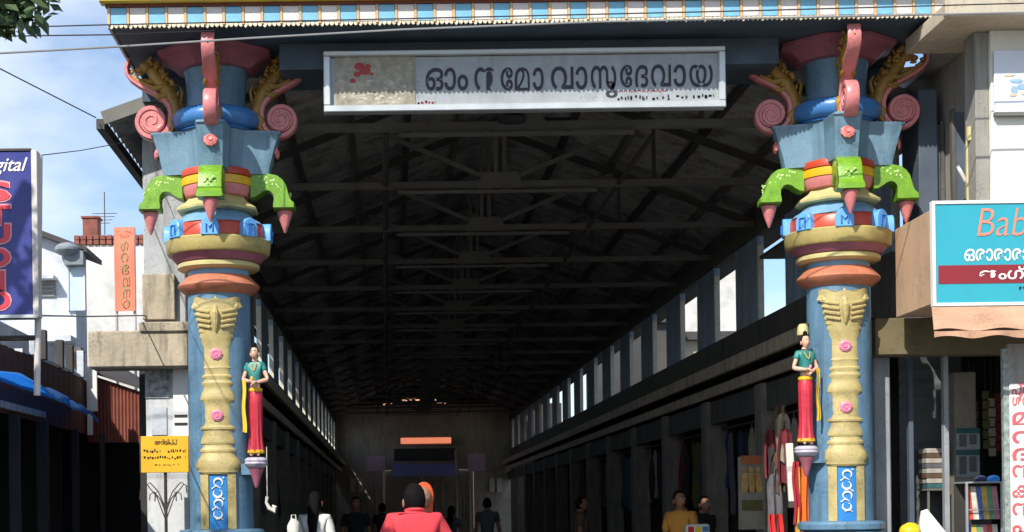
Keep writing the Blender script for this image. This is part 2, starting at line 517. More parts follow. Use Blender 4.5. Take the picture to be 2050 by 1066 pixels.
def solo(name, mb, m, label, cat, group=None, bevel=0.0, smooth=32, kind=None):
    """a thing that is one mesh, its origin at the middle of its base"""
    lo = Vector([min(p[i] for p in mb.v) for i in range(3)])
    hi = Vector([max(p[i] for p in mb.v) for i in range(3)])
    base = Vector(((lo.x + hi.x) / 2, (lo.y + hi.y) / 2, lo.z))
    o = bpy.data.objects.new(name, mb.mesh(name, m, bevel, smooth, base))
    o.location = base
    link(o)
    WLOC[o.name] = base
    return tag(o, label, cat, group, kind)


def dup(o, parent=None, dloc=(0, 0, 0)):
    c = link(o.copy())
    c.parent = parent
    if parent is None:
        c.location = Vector(o.location) + Vector(dloc)
    for ch in list(o.children):
        dup(ch, c)
    return c


def text(body, m, parent, x0, x1, z0, z1, y, name='lettering', extrude=0.004, fx=None, keep=False, face=None, shear=0.0, bold=0.0):
    """a line of lettering fitted into the box x0..x1, z0..z1 on the plane y, facing -Y"""
    cu = bpy.data.curves.new(name, 'FONT')
    cu.body = body
    cu.resolution_u = 3
    cu.shear = shear
    cu.offset = bold
    to = link(bpy.data.objects.new(name, cu))
    bpy.context.view_layer.update()
    ev = to.evaluated_get(bpy.context.evaluated_depsgraph_get())
    src = ev.to_mesh()
    vsx = [v.co.copy() for v in src.vertices]
    fs = [tuple(p.vertices) for p in src.polygons]
    ev.to_mesh_clear()
    bpy.data.objects.remove(to)
    bpy.data.curves.remove(cu)
    if not vsx:
        return None
    ax, bx = min(v.x for v in vsx), max(v.x for v in vsx)
    ay, by = min(v.y for v in vsx), max(v.y for v in vsx)
    sx, sz = (x1 - x0) / max(1e-6, bx - ax), (z1 - z0) / max(1e-6, by - ay)
    ox = x0
    if keep:
        sx = min(sx, sz)
        sz = sx
        ox = (x0 + x1) / 2 - (bx - ax) * sx / 2
    mb = MB()
    P = [(ox + (v.x - ax) * sx, y - extrude, z0 + (v.y - ay) * sz) for v in vsx]
    mb.add(P, fs)
    off = WLOC[parent.name]
    me = bpy.data.meshes.new(name)
    me.from_pydata([tuple(Vector(p) - off) for p in mb.v], [], mb.f)
    bm = bmesh.new()
    bm.from_mesh(me)
    bmesh.ops.recalc_face_normals(bm, faces=bm.faces)
    bm.to_mesh(me)
    bm.free()
    me.materials.append(m)
    o = link(bpy.data.objects.new(name, me))
    o.parent = parent
    WLOC[o.name] = off
    return o


def smallprint(mb, x0, x1, z0, z1, y, rng, gap=0.25):
    """illegible print: a run of uneven strokes"""
    x = x0
    h = z1 - z0
    while x < x1:
        w = h * rng.uniform(0.25, 0.7)
        if rng.random() > gap:
            for k in range(2):
                a = z0 + h * rng.uniform(0, 0.5)
                mb.box(x, min(x1, x + w * rng.uniform(0.4, 0.9)), y - 0.003, y, a, a + h * rng.uniform(0.2, 0.5))
        x += w + h * 0.15
    return mb


# ------------------------------------------------------------------ ground
g = MB().box(-300, 300, -60, 500, -0.3, 0.0)
solo('street_ground', g, ASPHALT, 'grey street surface in front of and around the hall', None, kind='structure')
hf = MB().box(-2.9, 5.9, 14.2, 66, 0.004, 0.12)
solo('hall_pavement', hf, HALLFLOOR, 'worn stone floor raised one step inside the hall', None, kind='structure')

# ------------------------------------------------------------------ market hall
XL, XR, XC = -2.12, 5.0, 1.36
Y0, Y1 = 15.8, 66.0
SILL, TOP, CH = 4.10, 5.25, 5.42
PER, OPEN0, OPENW = 2.85, 17.15, 1.5
SL = 0.345
RIDGE = 5.72 + (XR - XC) * SL
hall = thing('market_hall', 'long dark market hall with steel trusses and open clerestory behind the painted gate', 'hall', (XC, Y0, 0))


def roof_z(x):
    return RIDGE - abs(x - XC) * SL


for xa in (-2.77, 5.54):
    NY = 840

    def rf(u, v, xa=xa):
        x = xa + (XC - xa) * v
        return (x, Y0 + (Y1 - Y0) * u, roof_z(x) + 0.018 * sin(u * NY / 4 * 2 * pi))
    part('roof_sheet', MB().sheet(rf, NY, 3, (0, 0, 0.012)), ROOFU, hall, smooth=60)
    # verge board and eave gutter
    part('verge_board', MB().bar((xa, Y0 - 0.02, roof_z(xa) - 0.03), (XC, Y0 - 0.02, RIDGE - 0.03), 0.03, 0.13), STEEL, hall)
    s = 1 if xa > 0 else -1
    part('gutter', MB().box(xa - 0.04 + s * 0.03, xa + 0.04 + s * 0.03, Y0, Y1, roof_z(xa) - 0.13, roof_z(xa) - 0.03), STEELD, hall)
for k in range(1, 6):                                   # purlins under each slope
    for sgn in (-1, 1):
        half = (XR - XC)
        x = XC + sgn * half * (k - 0.5) / 5.2
        part('purlin', MB().box(x - 0.035, x + 0.035, Y0 + 0.05, Y1, roof_z(x) - 0.115, roof_z(x) - 0.03), STEELD if k in (2, 4) else STEEL, hall)
# long pipes slung under the trusses
part('service_pipe', MB().tube([(0.02, Y0 + 0.3, 5.43), (-0.02, 40, 5.40), (0.0, 64, 5.43)], 0.035, 8), STEELD, hall)
part('service_pipe', MB().tube([(2.75, Y0 + 0.6, 5.42), (2.72, 40, 5.38), (2.75, 64, 5.42)], 0.028, 8), STEELD, hall)
# trusses
t_proto = None
for k in range(17):
    y = 15.9 + 2.85 * k
    if t_proto is None:
        tr = link(bpy.data.objects.new('truss', None))
        tr.parent = hall
        WLOC[tr.name] = Vector((XC, y, 0))
        tr.location = (0, y - Y0, 0)
        zt = lambda x: roof_z(x) - 0.17
        part('bottom_chord', MB().bar((XL + 0.02, y, CH), (XR - 0.02, y, CH), 0.09, 0.075), STEEL, tr)
        part('tie_rod', MB().bar((XC - 1.2, y - 0.07, CH - 0.095), (XC + 1.12, y - 0.07, CH - 0.095), 0.05, 0.035), PALESTEEL, tr)
        part('king_post', MB().box(XC - 0.075, XC - 0.025, y - 0.03, y + 0.03, CH, zt(XC)).box(XC + 0.025, XC + 0.075, y - 0.03, y + 0.03, CH, zt(XC)), STEEL, tr)
        part('gusset_plate', MB().prism([(XC - 0.28, CH - 0.05), (XC + 0.28, CH - 0.05), (XC + 0.2, CH + 0.14), (XC - 0.2, CH + 0.14)], y - 0.055, y - 0.04), STEEL, tr)
        for sg, xe in ((-1, XL + 0.03), (1, XR - 0.03)):
            part('rafter', MB().bar((xe, y, CH + 0.02), (XC + sg * 0.03, y, zt(XC) - 0.02), 0.08, 0.08), STEELD, tr)
            xm = XC + (xe - XC) * 0.5
            part('strut', MB().bar((XC + sg * 0.1, y, CH + 0.05), (xm, y, zt(xm) - 0.02), 0.06, 0.05), STEEL, tr)
            x2 = XC + (xe - XC) * 0.5
            part('hanger', MB().bar((x2, y + 0.01, CH + 0.04), (x2, y + 0.01, zt(x2) - 0.03), 0.04, 0.04), STEELD, tr)
        t_proto = tr
    else:
        c = dup(t_proto, hall)
        c.location = (0, y - Y0, 0)

# side walls: sill beam, piers between the openings, wall plate
for side, xi in ((1, XR), (-1, XL)):
    xo = xi + side * 0.09
    a, b = min(xi, xo), max(xi, xo)
    ystart = 15.75 if side > 0 else 16.6
    part('sill_beam', MB().box(a - 0.02, b + 0.02, ystart, Y1, 3.40, SILL), HALLDARK, hall)
    part('wall_plate', MB().box(a - 0.01, b + 0.01, ystart, Y1, TOP, 5.66), HALLDARK, hall)
    part('eave_soffit', MB().box(min(xo, xi + side * 0.5), max(xo, xi + side * 0.5), ystart + 0.1, Y1, 5.36, 5.375), HALLDARK, hall)
    k = 0
    yb = OPEN0 + OPENW if side < 0 else OPEN0 - PER + OPENW
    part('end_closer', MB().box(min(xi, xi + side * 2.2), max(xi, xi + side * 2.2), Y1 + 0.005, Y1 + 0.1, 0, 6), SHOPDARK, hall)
    pier_me = None
    while yb < Y1 - 1.4:
        ln = PER - OPENW
        if yb >= ystart - 0.1:
            if pier_me is None:
                pm = MB().box(a, b, 0, ln, SILL, TOP)
                pier_me = pm.mesh('clerestory_pier', HALLBLUE, 0.008)
                rv = MB().box(a + 0.005, b - 0.005, -0.022, -0.001, SILL, TOP - 0.12)
                rev_me = rv.mesh('window_reveal', REVEAL)
            o = link(bpy.data.objects.new('clerestory_pier', pier_me))
            o.parent = hall
            o.location = (-XC, yb - Y0, 0)
            o2 = link(bpy.data.objects.new('window_reveal', rev_me))
            o2.parent = hall
            o2.location = (-XC, yb - Y0, 0)
        yb += PER
# sloping sunshade slab in the second opening on the right
part('sunshade_slab', MB().box(XR + 0.03, XR + 0.42, 20.0, 21.5, 4.93, 4.97), HALLDARK, hall)

# right shop fronts: stepped ledge, piers, dark back wall
def ledge(side, xi):
    d = -side
    q = lambda x0, x1: (min(xi + d * x0, xi + d * x1), max(xi + d * x0, xi + d * x1))
    for nm, (x0, x1), z0, z1, m in (
            ('ledge_fascia', q(0.36, 0.42), 3.44, 3.60, LEDGE), ('ledge_slab', q(0.0, 0.36), 3.50, 3.56, HALLDARK),
            ('lower_fascia', q(0.20, 0.25), 3.22, 3.36, LEDGE), ('lower_slab', q(0.0, 0.20), 3.28, 3.32, HALLDARK),
            ('shop_lintel', q(0.02, 0.10), 2.85, 3.20, HALLDARK)):
        part(nm, MB().box(x0, x1, 16.2 if side > 0 else 17.0, Y1 - 0.5, z0, z1), m, hall)
    ox = xi + side * (1.9 if side > 0 else 0.36)
    yst = 16.2 if side > 0 else 16.65
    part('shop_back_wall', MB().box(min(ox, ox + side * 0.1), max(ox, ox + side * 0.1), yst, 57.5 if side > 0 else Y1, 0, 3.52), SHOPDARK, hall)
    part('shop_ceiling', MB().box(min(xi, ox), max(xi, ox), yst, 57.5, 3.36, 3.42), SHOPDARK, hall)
    base = MB().box(min(xi - 0.16 * side, xi + 0.16 * side), max(xi - 0.16 * side, xi + 0.16 * side), 0, 0.42, 0.12, 3.21)
    pme = base.mesh('shop_pier', SHOPPIER, 0.01)
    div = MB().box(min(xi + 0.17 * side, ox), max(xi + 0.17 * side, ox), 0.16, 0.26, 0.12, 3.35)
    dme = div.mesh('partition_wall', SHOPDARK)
    for k in range(13):
        y = 17.05 + 3.6 * k
        if y > Y1 - 1:
            break
        for me in (pme, dme):
            o = link(bpy.data.objects.new(me.name, me))
            o.parent = hall
            o.location = (-XC, y - Y0, 0)


ledge(1, XR)
ledge(-1, XL)
# outer wall skirts below the clerestory so that no daylight enters from the shop backs
# left front pillar of the hall, its beige block and projecting beam
xa_, xb_ = at(287, 500, 16.2)[0], at(371, 500, 16.2)[0]
part('front_pillar', MB().box(xa_, xb_, 16.2, 16.6, 3.05, 5.45), CONC, hall, 0.012)
part('pillar_shaft', MB().box(xa_ + 0.004, xb_ - 0.004, 16.204, 16.6, 0.0, 3.05), PLASTER, hall, 0.01)
z1_, z0_ = at(320, 548, 16.1)[1], at(320, 640, 16.1)[1]
part('beige_block', MB().box(xa_ - 0.005, at(349, 590, 16.1)[0], 16.12, 16.2, z0_, z1_), CONCB, hall, 0.008)
za, zb = at(270, 736, 15.9)[1], at(270, 662, 15.9)[1]
part('front_beam', MB().box(at(176, 700, 15.9)[0], at(377, 700, 15.9)[0], 15.9, 16.3, za, zb), CONCB, hall, 0.015)
part('beam_block', MB().box(at(277, 650, 15.84)[0], at(377, 650, 15.84)[0], 15.87, 16.15, zb - 0.02, zb + 0.08), CONCB, hall, 0.012)
# dark sheet standing in for doorway shade just right of the pillar
part('shade_panel', MB().box(xb_, xb_ + 0.18, 16.4, 16.45, 3.3, 4.2), DARKWOOD, hall)
# mortar-black poster and papers on the pillar
def poster_box(px0, py0, px1, py1, Y):
    x0, z1 = at(px0, py0, Y)
    x1, z0 = at(px1, py1, Y)
    return x0, x1, z0, z1


# ------------------------------------------------------------------ temple end wall far inside
tmp = thing('temple_entrance', 'dim temple front closing the far end of the hall behind the glowing salmon bar', 'temple', (1.8, 65.2, 0))
YT = 65.3
part('end_wall', MB().box(-2.1, -0.2, YT, YT + 0.3, 0, 5.95).box(3.5, 5.0, YT, YT + 0.3, 0, 5.95).box(-0.2, 3.5, YT, YT + 0.3, 3.3, 5.95), FARWALL, tmp)
part('gate_screen', MB().box(-0.2, 3.5, YT + 0.4, YT + 0.45, 0, 3.3), FARWALL, tmp)
for k in range(13):
    x = -0.1 + 3.5 * k / 12
    part('screen_bar', MB().box(x - 0.03, x + 0.03, YT + 0.3, YT + 0.36, 0.1, 2.9), LEDGE, tmp)
x0, x1, z0, z1 = poster_box(802, 877, 903, 888, 64.4)
em_ = bpy.data.materials.new('salmon bar with added glow')  # added glow on the salmon bar; tube, batten and bracket are assumed
em_.use_nodes = True
em_.node_tree.nodes['Principled BSDF'].inputs['Base Color'].default_value = (0.7, 0.3, 0.2, 1)
em_.node_tree.nodes['Principled BSDF'].inputs['Emission Color'].default_value = (1.0, 0.30, 0.16, 1)
em_.node_tree.nodes['Principled BSDF'].inputs['Emission Strength'].default_value = 0.55
tb_ = thing('tube_light', 'salmon bar with added glow across the far temple front, above the blue strip', 'tube light', ((x0 + x1) / 2, 64.4, z0))
part('glowing_bar', MB().tube([(x0, 64.4, (z0 + z1) / 2), (x1, 64.4, (z0 + z1) / 2)], (z1 - z0) / 2, 10), em_, tb_)
part('batten', MB().box(x0, x1, 64.53, 64.6, z0 - 0.05, z1 + 0.05), STEEL, tb_)
part('bracket', MB().box((x0 + x1) / 2 - 0.05, (x0 + x1) / 2 + 0.05, 64.6, YT, z0, z1), STEEL, tb_)
x0, x1, z0, z1 = poster_box(784, 929, 918, 952, 64.6)
part('blue_strip', MB().box(x0, x1, 64.6, 64.7, z0, z1), FARBLUE, tmp)
part('dark_box', MB().box(x0 + 0.1, x1 - 0.1, 64.3, 64.55, z1 + 0.1, z1 + 0.6), STEELD, tmp)  # plain dark box filling the gap above the blue strip
x0, x1, z0, z1 = poster_box(734, 914, 771, 943, 64.5)
part('lilac_board', MB().box(x0, x1, 64.5, 64.6, z0, z1), FARLILAC, tmp)
x0, x1, z0, z1 = poster_box(936, 909, 972, 944, 64.5)
part('lilac_board', MB().box(x0, x1, 64.5, 64.6, z0, z1), FARLILAC, tmp)
for px, py in ((751, 945), (845, 945), (940, 945), (912, 900)):
    x, z = at(px, py, 64.3)
    part('flag_pole', MB().tube([(x, 64.3, 0.12), (x, 64.3, z)], 0.05, 8), LEDGE, tmp)
for px in (706, 722, 985, 1000):
    x0, x1, z0, z1 = poster_box(px - 5, 958, px + 5, 985, 65.2)
    part('pale_niche', MB().box(x0, x1, 65.2, 65.28, z0, z1), WHITEP, tmp)
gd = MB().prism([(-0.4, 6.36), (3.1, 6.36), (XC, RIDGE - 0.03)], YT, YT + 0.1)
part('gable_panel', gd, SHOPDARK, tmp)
rr = random.Random(4)
fig = MB()  # dark cells, gaps shaped along an arch to let bright dapples show
cw, chh_ = 0.10, 0.055
for i in range(71):
    for j in range(9):
        x, z = -2.1 + i * cw, 5.85 + j * chh_
        arc = 6.17 - 0.10 * (x - 1.1) ** 2
        near = abs(z + chh_ / 2 - arc) < 0.06
        dens = 0.75 if 0.5 < x < 2.6 else 0.35
        if near and -0.8 < x < 3.5 and rr.random() < dens and not 1.5 < x < 1.9:
            if rr.random() < 0.5:
                fig.box(x, x + cw * rr.uniform(0.2, 0.6), YT + 0.02, YT + 0.12, z, z + chh_ * rr.uniform(0.3, 1))
            continue
        fig.box(x, x + cw, YT + 0.02 + 0.01 * ((i + j) % 2), YT + 0.12, z, z + chh_)
part('pierced_gable_strip', fig, SHOPDARK, tmp)
tw = thing('temple_tower', 'orange stucco tower added to give sunlit bits through gaps in the far gable', 'tower', (1.5, 80, 0))
for k in range(5):  # added behind the gable so sunlit orange shows through its gaps
    w = 5.0 - k * 0.5
    part('tower_tier', MB().box(1.5 - w, 1.5 + w, 77 + k * 0.4, 84 - k * 0.4, k * 2.0, k * 2.0 + 2.0), STUCCO, tw, 0.05)

# ------------------------------------------------------------------ decorated columns
ZPX = lambda y: 1.6 + (1029.5 - y) / 213.3
ZFR = lambda y: 1.6 + (1029.5 - y) / 217.7
CXL, CXR, CYG = -1.566, 4.247, 15.0
col = thing('gate_column', 'painted gate column with grey pillar and yellow notice board behind it, woman statue on its right side', 'column',
            (0, 0, 0), 'painted columns carrying the gate')


def ring(name, prof, m, n=48, parent=None, phase=0.0, smooth=32, shape=None):
    return part(name, MB().lathe(prof, n, phase=phase, shape=shape), m, parent or col, smooth=smooth)


ring('shaft', [(0.297, 1.455), (0.296, 2.4), (0.291, 3.67)], BLUE, 64)
ring('base_flange', [(0.34, 1.36), (0.40, 1.385), (0.402, 1.43), (0.385, 1.455), (0.30, 1.46)], BLUE)
ring('pedestal', [(0.46, 0.0), (0.46, 0.25), (0.42, 0.30), (0.375, 0.36), (0.37, 1.25), (0.39, 1.30), (0.385, 1.36)], BLUE)
ring('salmon_ring', [(0.297, 3.64), (0.318, 3.655), (0.374, 3.70), (0.384, 3.722), (0.376, 3.738), (0.32, 3.795), (0.296, 3.82)], SALMON)
ring('neck_band', [(0.283, 3.82), (0.285, 3.88)], PALEBLUE)
ring('cream_ring', [(0.30, 3.868), (0.355, 3.873), (0.384, 3.89), (0.386, 3.92), (0.372, 3.935), (0.30, 3.94)], CREAM)
ring('mauve_ring', [(0.372, 3.938), (0.392, 3.942), (0.43, 3.985), (0.44, 4.005)], MAUVE)
ring('ochre_flange', [(0.43, 4.003), (0.468, 4.012), (0.482, 4.03), (0.49, 4.10), (0.494, 4.135), (0.48, 4.15), (0.44, 4.152)], GOLDRING)
ring('red_drum', [(0.435, 4.15), (0.452, 4.16), (0.450, 4.25), (0.43, 4.285)], REDP)
ring('lotus_dome', [(0.43, 4.284), (0.40, 4.315), (0.345, 4.345), (0.315, 4.38), (0.285, 4.41), (0.25, 4.46)], PALEBLUE,
     shape=lambda t, z: 1 + (0.035 * abs(sin(4 * t)) if z < 4.4 else 0))
ring('ochre_skirt', [(0.35, 4.415), (0.395, 4.425), (0.40, 4.445), (0.31, 4.505), (0.275, 4.545), (0.27, 4.56)], CREAM, 8, phase=pi / 8, smooth=20)
ring('pink_band', [(0.28, 4.555), (0.30, 4.56), (0.322, 4.60), (0.326, 4.648)], PINK)
ring('yellow_band', [(0.325, 4.65), (0.336, 4.655), (0.340, 4.69), (0.336, 4.728), (0.325, 4.73)], YELP)
ring('red_band', [(0.328, 4.732), (0.345, 4.737), (0.347, 4.775), (0.335, 4.80), (0.30, 4.81)], REDP)
# arched sky-blue tabs, each with a small raised motif
for k in range(8):
    a = k * pi / 4 - 0.05
    poly = [(-0.082, 4.135), (-0.082, 4.23), (-0.066, 4.275), (-0.036, 4.30), (0, 4.31), (0.036, 4.30), (0.066, 4.275), (0.082, 4.23), (0.082, 4.135)]
    tb = MB().prism(poly, -0.505, -0.40).turned(a)
    t_ = part('arched_tab', tb, TABBLUE, col, 0.008)
    mo = MB()
    kind = k % 3
    if kind == 0:
        mo.tube([(-0.03, -0.512, 4.165), (-0.03, -0.512, 4.24), (0, -0.512, 4.20), (0.03, -0.512, 4.24), (0.03, -0.512, 4.165)], 0.008, 6)
    elif kind == 1:
        mo.tube([(-0.03, -0.512, 4.16), (-0.03, -0.512, 4.25), (0.03, -0.512, 4.25), (0.03, -0.512, 4.16)], 0.008, 6)
    else:
        mo.tube([(0.03 * cos(t * 0.9), -0.512, 4.205 + 0.035 * sin(t * 0.9)) for t in range(7)], 0.008, 6)
    part('motif', mo.turned(a), DEEPTAB, t_)
# cruciform bell of four flaring lobes
def bell_section(r, w, c1, c2, z):
    q = [(-w, -r), (-w * 0.5, -r - 0.012), (w * 0.5, -r - 0.012), (w, -r), (w + 0.012, -r + 0.03), (c2, -c1), (c1, -c2), (r - 0.03, -w - 0.012)]
    pts = []
    for k in range(4):
        c, s = cos(k * pi / 2), sin(k * pi / 2)
        pts += [(x * c - y * s, x * s + y * c, z) for x, y in q]
    return pts


bell = MB()
secs = [bell_section(0.485, 0.100, 0.245, 0.150, 4.76), bell_section(0.500, 0.103, 0.25, 0.152, 4.84), bell_section(0.545, 0.109, 0.262, 0.158, 5.01),
        bell_section(0.580, 0.116, 0.272, 0.164, 5.12), bell_section(0.600, 0.121, 0.278, 0.168, 5.135), bell_section(0.600, 0.121, 0.278, 0.168, 5.155),
        bell_section(0.56, 0.10, 0.29, 0.17, 5.158)]
n = len(secs[0])
bell.v = [Vector(p) for s_ in secs for p in s_]
for j in range(len(secs) - 1):
    for i in range(n):
        bell.f.append((j * n + i, j * n + (i + 1) % n, (j + 1) * n + (i + 1) % n, (j + 1) * n + i))
bell.f.append(tuple(reversed(range(n))))
bell.f.append(tuple((len(secs) - 1) * n + i for i in range(n)))
bell_o = part('bell_capital', bell, BELL, col, smooth=25)


def rosette(mb, r, petals=10, d=0.012):
    """a rosette in the xz plane at the origin, facing -Y"""
    k = len(mb.v)
    N = petals * 4
    mb.v.append(Vector((0, -d * 1.5, 0)))
    for q, (f, h) in enumerate(((0.30, 1.6), (0.36, 0.7), (0.62, 1.3), (1.0, 0.55), (1.0, -0.6))):
        for i in range(N):
            t = 2 * pi * i / N
            rr_ = r * f * (1 + (0.05 * cos(petals * t) if q >= 3 else 0))
            mb.v.append(Vector((rr_ * cos(t), -d * h, rr_ * sin(t))))
    for i in range(N):
        mb.f.append((k, k + 1 + i, k + 1 + (i + 1) % N))
        for q in range(4):
            mb.f.append((k + 1 + q * N + i, k + 1 + (q + 1) * N + i, k + 1 + (q + 1) * N + (i + 1) % N, k + 1 + q * N + (i + 1) % N))
    return mb


for k in range(4):
    ro = rosette(MB(), 0.062, 9, 0.02)
    ro.xf(Matrix.Rotation(k * pi / 2, 4, 'Z') @ Matrix.Translation((0, -0.553, 4.985)) @ Matrix.Rotation(radians(-14), 4, 'X'))
    part('rosette', ro, CORAL, bell_o)
# green elephant-trunk brackets with pink pendants
arm = [(0.31, 4.77), (0.345, 4.762), (0.43, 4.77), (0.50, 4.768), (0.565, 4.752), (0.615, 4.715), (0.65, 4.665), (0.668, 4.60), (0.682, 4.545), (0.70, 4.51),
       (0.727, 4.487), (0.727, 4.44), (0.528, 4.44), (0.528, 4.475), (0.535, 4.52), (0.53, 4.57), (0.505, 4.60), (0.47, 4.612), (0.43, 4.60), (0.39, 4.57), (0.345, 4.545), (0.31, 4.545)]
for k in range(4):
    g_ = MB()
    n = len(arm)
    for y, sc in ((-0.105, 0.0), (-0.085, 1.0), (0.085, 1.0), (0.105, 0.0)):
        for r_, z_ in arm:
            fl = 1.0 + max(0, (4.52 - z_)) * 1.8
            inset = 0.0 if sc else 0.02
            cxr, czr = 0.52, 4.66
            rr2 = r_ + (cxr - r_) * inset * 2
            zz2 = z_ + (czr - z_) * inset * 2
            g_.v.append(Vector((y * fl, -rr2, zz2)))
    for j in range(3):
        for i in range(n):
            g_.f.append((j * n + i, j * n + (i + 1) % n, (j + 1) * n + (i + 1) % n, (j + 1) * n + i))
    g_.f.append(tuple(range(n)))
    g_.f.append(tuple(3 * n + i for i in reversed(range(n))))
    gb = part('green_bracket', g_.turned(k * pi / 2), GREEN, col, smooth=40)
    dots = MB()
    rd = random.Random(k)
    for q in range(26):
        t = q / 25
        ang = pi * 0.62 * t
        rr2 = 0.40 + 0.235 * sin(ang) + rd.uniform(-0.015, 0.015)
        zz2 = 4.49 + 0.235 * (cos(ang) * 0.85 + 0.12) + rd.uniform(-0.03, 0.03)
        for sg in (-1, 1):
            dots.ball((sg * 0.104, -rr2 - 0.01, zz2), (0.005, 0.011, 0.011), 6, 4)
    for q in range(12):
        dots.ball((rd.uniform(-0.06, 0.06), -0.672 - rd.uniform(0, 0.012), rd.uniform(4.53, 4.63)), 0.011, 6, 4)
    part('dot_pattern', dots.turned(k * pi / 2), LIGHTGREEN, gb)
    cn = MB().lathe([(0.03, 4.44), (0.066, 4.435), (0.072, 4.42), (0.062, 4.38), (0.036, 4.30), (0.012, 4.235), (0.004, 4.225)], 20, (0, -0.63, 0)).turned(k * pi / 2)
    part('pendant', cn, PINK, gb)
# blue torus, neck and collar
ring('torus_ring', [(0.30, 5.155), (0.345, 5.165)] + [(0.335 + 0.078 * cos(t), 5.275 + 0.09 * sin(t)) for t in [pi * (i / 10 - 0.5) for i in range(11)]] + [(0.29, 5.375)], RINGBLUE, 64)
ring('capital_neck', [(0.275, 5.37), (0.272, 5.50), (0.285, 5.66), (0.30, 5.74)], BLUE, 56)
ring('collar', [(0.30, 5.73), (0.37, 5.74), (0.44, 5.80), (0.50, 5.84), (0.56, 5.86), (0.56, 5.895)], MAUVE, 8, phase=pi / 8, smooth=20)
# scrolled brackets with gilded leafwork
spir = []
for i in range(61):
    t = i / 60
    a = 2 * pi * 2.25 * t
    R = 0.022 + 0.148 * t
    spir.append((0.60 - R * cos(a - 2 * pi * 2.25), 5.285 - R * sin(a - 2 * pi * 2.25) * -1))
armp = [(0.425, 5.36), (0.445, 5.43), (0.50, 5.50), (0.60, 5.565), (0.71, 5.62), (0.79, 5.675), (0.83, 5.73), (0.835, 5.79), (0.81, 5.87)]
path = spir + armp


def ribbon(path, w, th, tap=0):
    mb = MB()
    n_ = len(path)
    for i, (r_, z_) in enumerate(path):
        a = Vector(path[max(0, i - 1)])
        b = Vector(path[min(n_ - 1, i + 1)])
        d = (b - a).normalized()
        nrm = Vector((-d.y, d.x))
        tt = th * (0.55 + 0.45 * min(1, i / 30)) * (1 - tap * max(0, (i - n_ + 8) / 8))
        ww = w * (0.9 + 0.1 * min(1, i / 50))
        for y, s_ in ((-1, -0.6), (-0.8, -1), (0.8, -1), (1, -0.6), (1, 0.6), (0.8, 1), (-0.8, 1), (-1, 0.6)):
            p = Vector((r_, z_)) + nrm * (s_ * tt / 2)
            mb.v.append(Vector((y * ww / 2, -p.x, p.y)))
    for i in range(n_ - 1):
        for j in range(8):
            mb.f.append((i * 8 + j, i * 8 + (j + 1) % 8, (i + 1) * 8 + (j + 1) % 8, (i + 1) * 8 + j))
    mb.f.append(tuple(range(8)))
    mb.f.append(tuple((n_ - 1) * 8 + j for j in range(8)))
    return mb


for k in range(4):
    ang = k * pi / 2 + (0.02 if k == 0 else 0)
    br = link(bpy.data.objects.new('scroll_bracket', None))
    br.parent = col
    WLOC[br.name] = Vector((0, 0, 0))
    sc_ = ribbon(path, 0.118, 0.048, 0.4)
    # solid eye disc inside the spiral, narrower than the ribbon
    disc = [(0.60 + 0.115 * cos(2 * pi * i / 20), 5.285 + 0.115 * sin(2 * pi * i / 20)) for i in range(20)]
    sc_.prism(disc, -0.045, 0.045, lambda a, y, b: (y, -a, b))
    part('scroll', sc_.turned(ang), PINK, br, smooth=50)
    lf = MB()
    rd = random.Random(20 + k)
    P3 = lambda r_, z_, y=0.0: (y, -r_, z_)
    # rearing beast: haunch, arched trunk, maned neck and head turned outwards
    lf.tube([P3(.38, 5.19), P3(.365, 5.27), P3(.375, 5.36), P3(.40, 5.46), P3(.455, 5.56), P3(.52, 5.64), P3(.575, 5.715), P3(.61, 5.775)],
            [.035, .052, .062, .060, .072, .070, .058, .045], 12)
    lf.ball(P3(.655, 5.80), (.052, .066, .056), 14, 10)
    lf.ball(P3(.715, 5.775), (.036, .044, .030), 10, 8).ball(P3(.712, 5.737), (.028, .034, .014), 10, 6)
    for sg in (-1, 1):
        lf.ball(P3(.69, 5.822, sg * .032), .013, 8, 6)                               # bulging eye
        lf.tube([P3(.63, 5.835, sg * .035), P3(.605, 5.875, sg * .05), P3(.59, 5.895, sg * .05)], [.02, .016, .004], 6)   # ear
        lf.tube([P3(.50, 5.60, sg * .045), P3(.58, 5.585, sg * .055), P3(.65, 5.625, sg * .045), P3(.70, 5.655, sg * .035)], [.036, .027, .022, .024], 8)   # raised foreleg
        lf.tube([P3(.47, 5.53, sg * .05), P3(.53, 5.50, sg * .055), P3(.565, 5.535, sg * .04)], [.030, .022, .022], 8)
        lf.tube([P3(.37, 5.32, sg * .045), P3(.425, 5.27, sg * .055), P3(.40, 5.215, sg * .05), P3(.43, 5.168, sg * .05), P3(.475, 5.165, sg * .05)], [.04, .034, .024, .022, .018], 8)   # hind leg
        for q in range(24):                                                         # curls of the mane
            t_ = q / 23
            r_, z_ = .43 + .19 * t_, 5.60 + .22 * t_
            lf.ball(P3(r_ - .055 * rd.random(), z_ + rd.uniform(-.01, .05), sg * rd.uniform(.035, .065)), rd.uniform(.013, .024), 6, 5)
    for q in range(7):
        r_, z_ = .35 + .035 * q, 5.45 + .058 * q
        lf.tube([P3(r_ + .03, z_), P3(r_ - .02, z_ + .03), P3(r_ - .035, z_ + .07)], [.03, .02, .005], 6)
    lf.tube([P3(.345, 5.25), P3(.325, 5.36), P3(.335, 5.47), P3(.315, 5.56), P3(.345, 5.62)], [.016, .016, .015, .018, .008], 6)   # tail
    lf.tube([P3(.55, 5.62), P3(.62, 5.66), P3(.72, 5.67), P3(.79, 5.705)], [.02, .03, .028, .012], 8)
    for tt in range(4):                                 # claws gripping the scroll arm
        p = armp[3 + tt]
        lf.tube([P3(p[0] - .05, p[1] + .02), P3(p[0] - .005, p[1] + .04), P3(p[0] + .03, p[1] + .055)], [.024, .02, .006], 6)
    part('gilded_beast', lf.turned(ang), GILD, br, smooth=60)

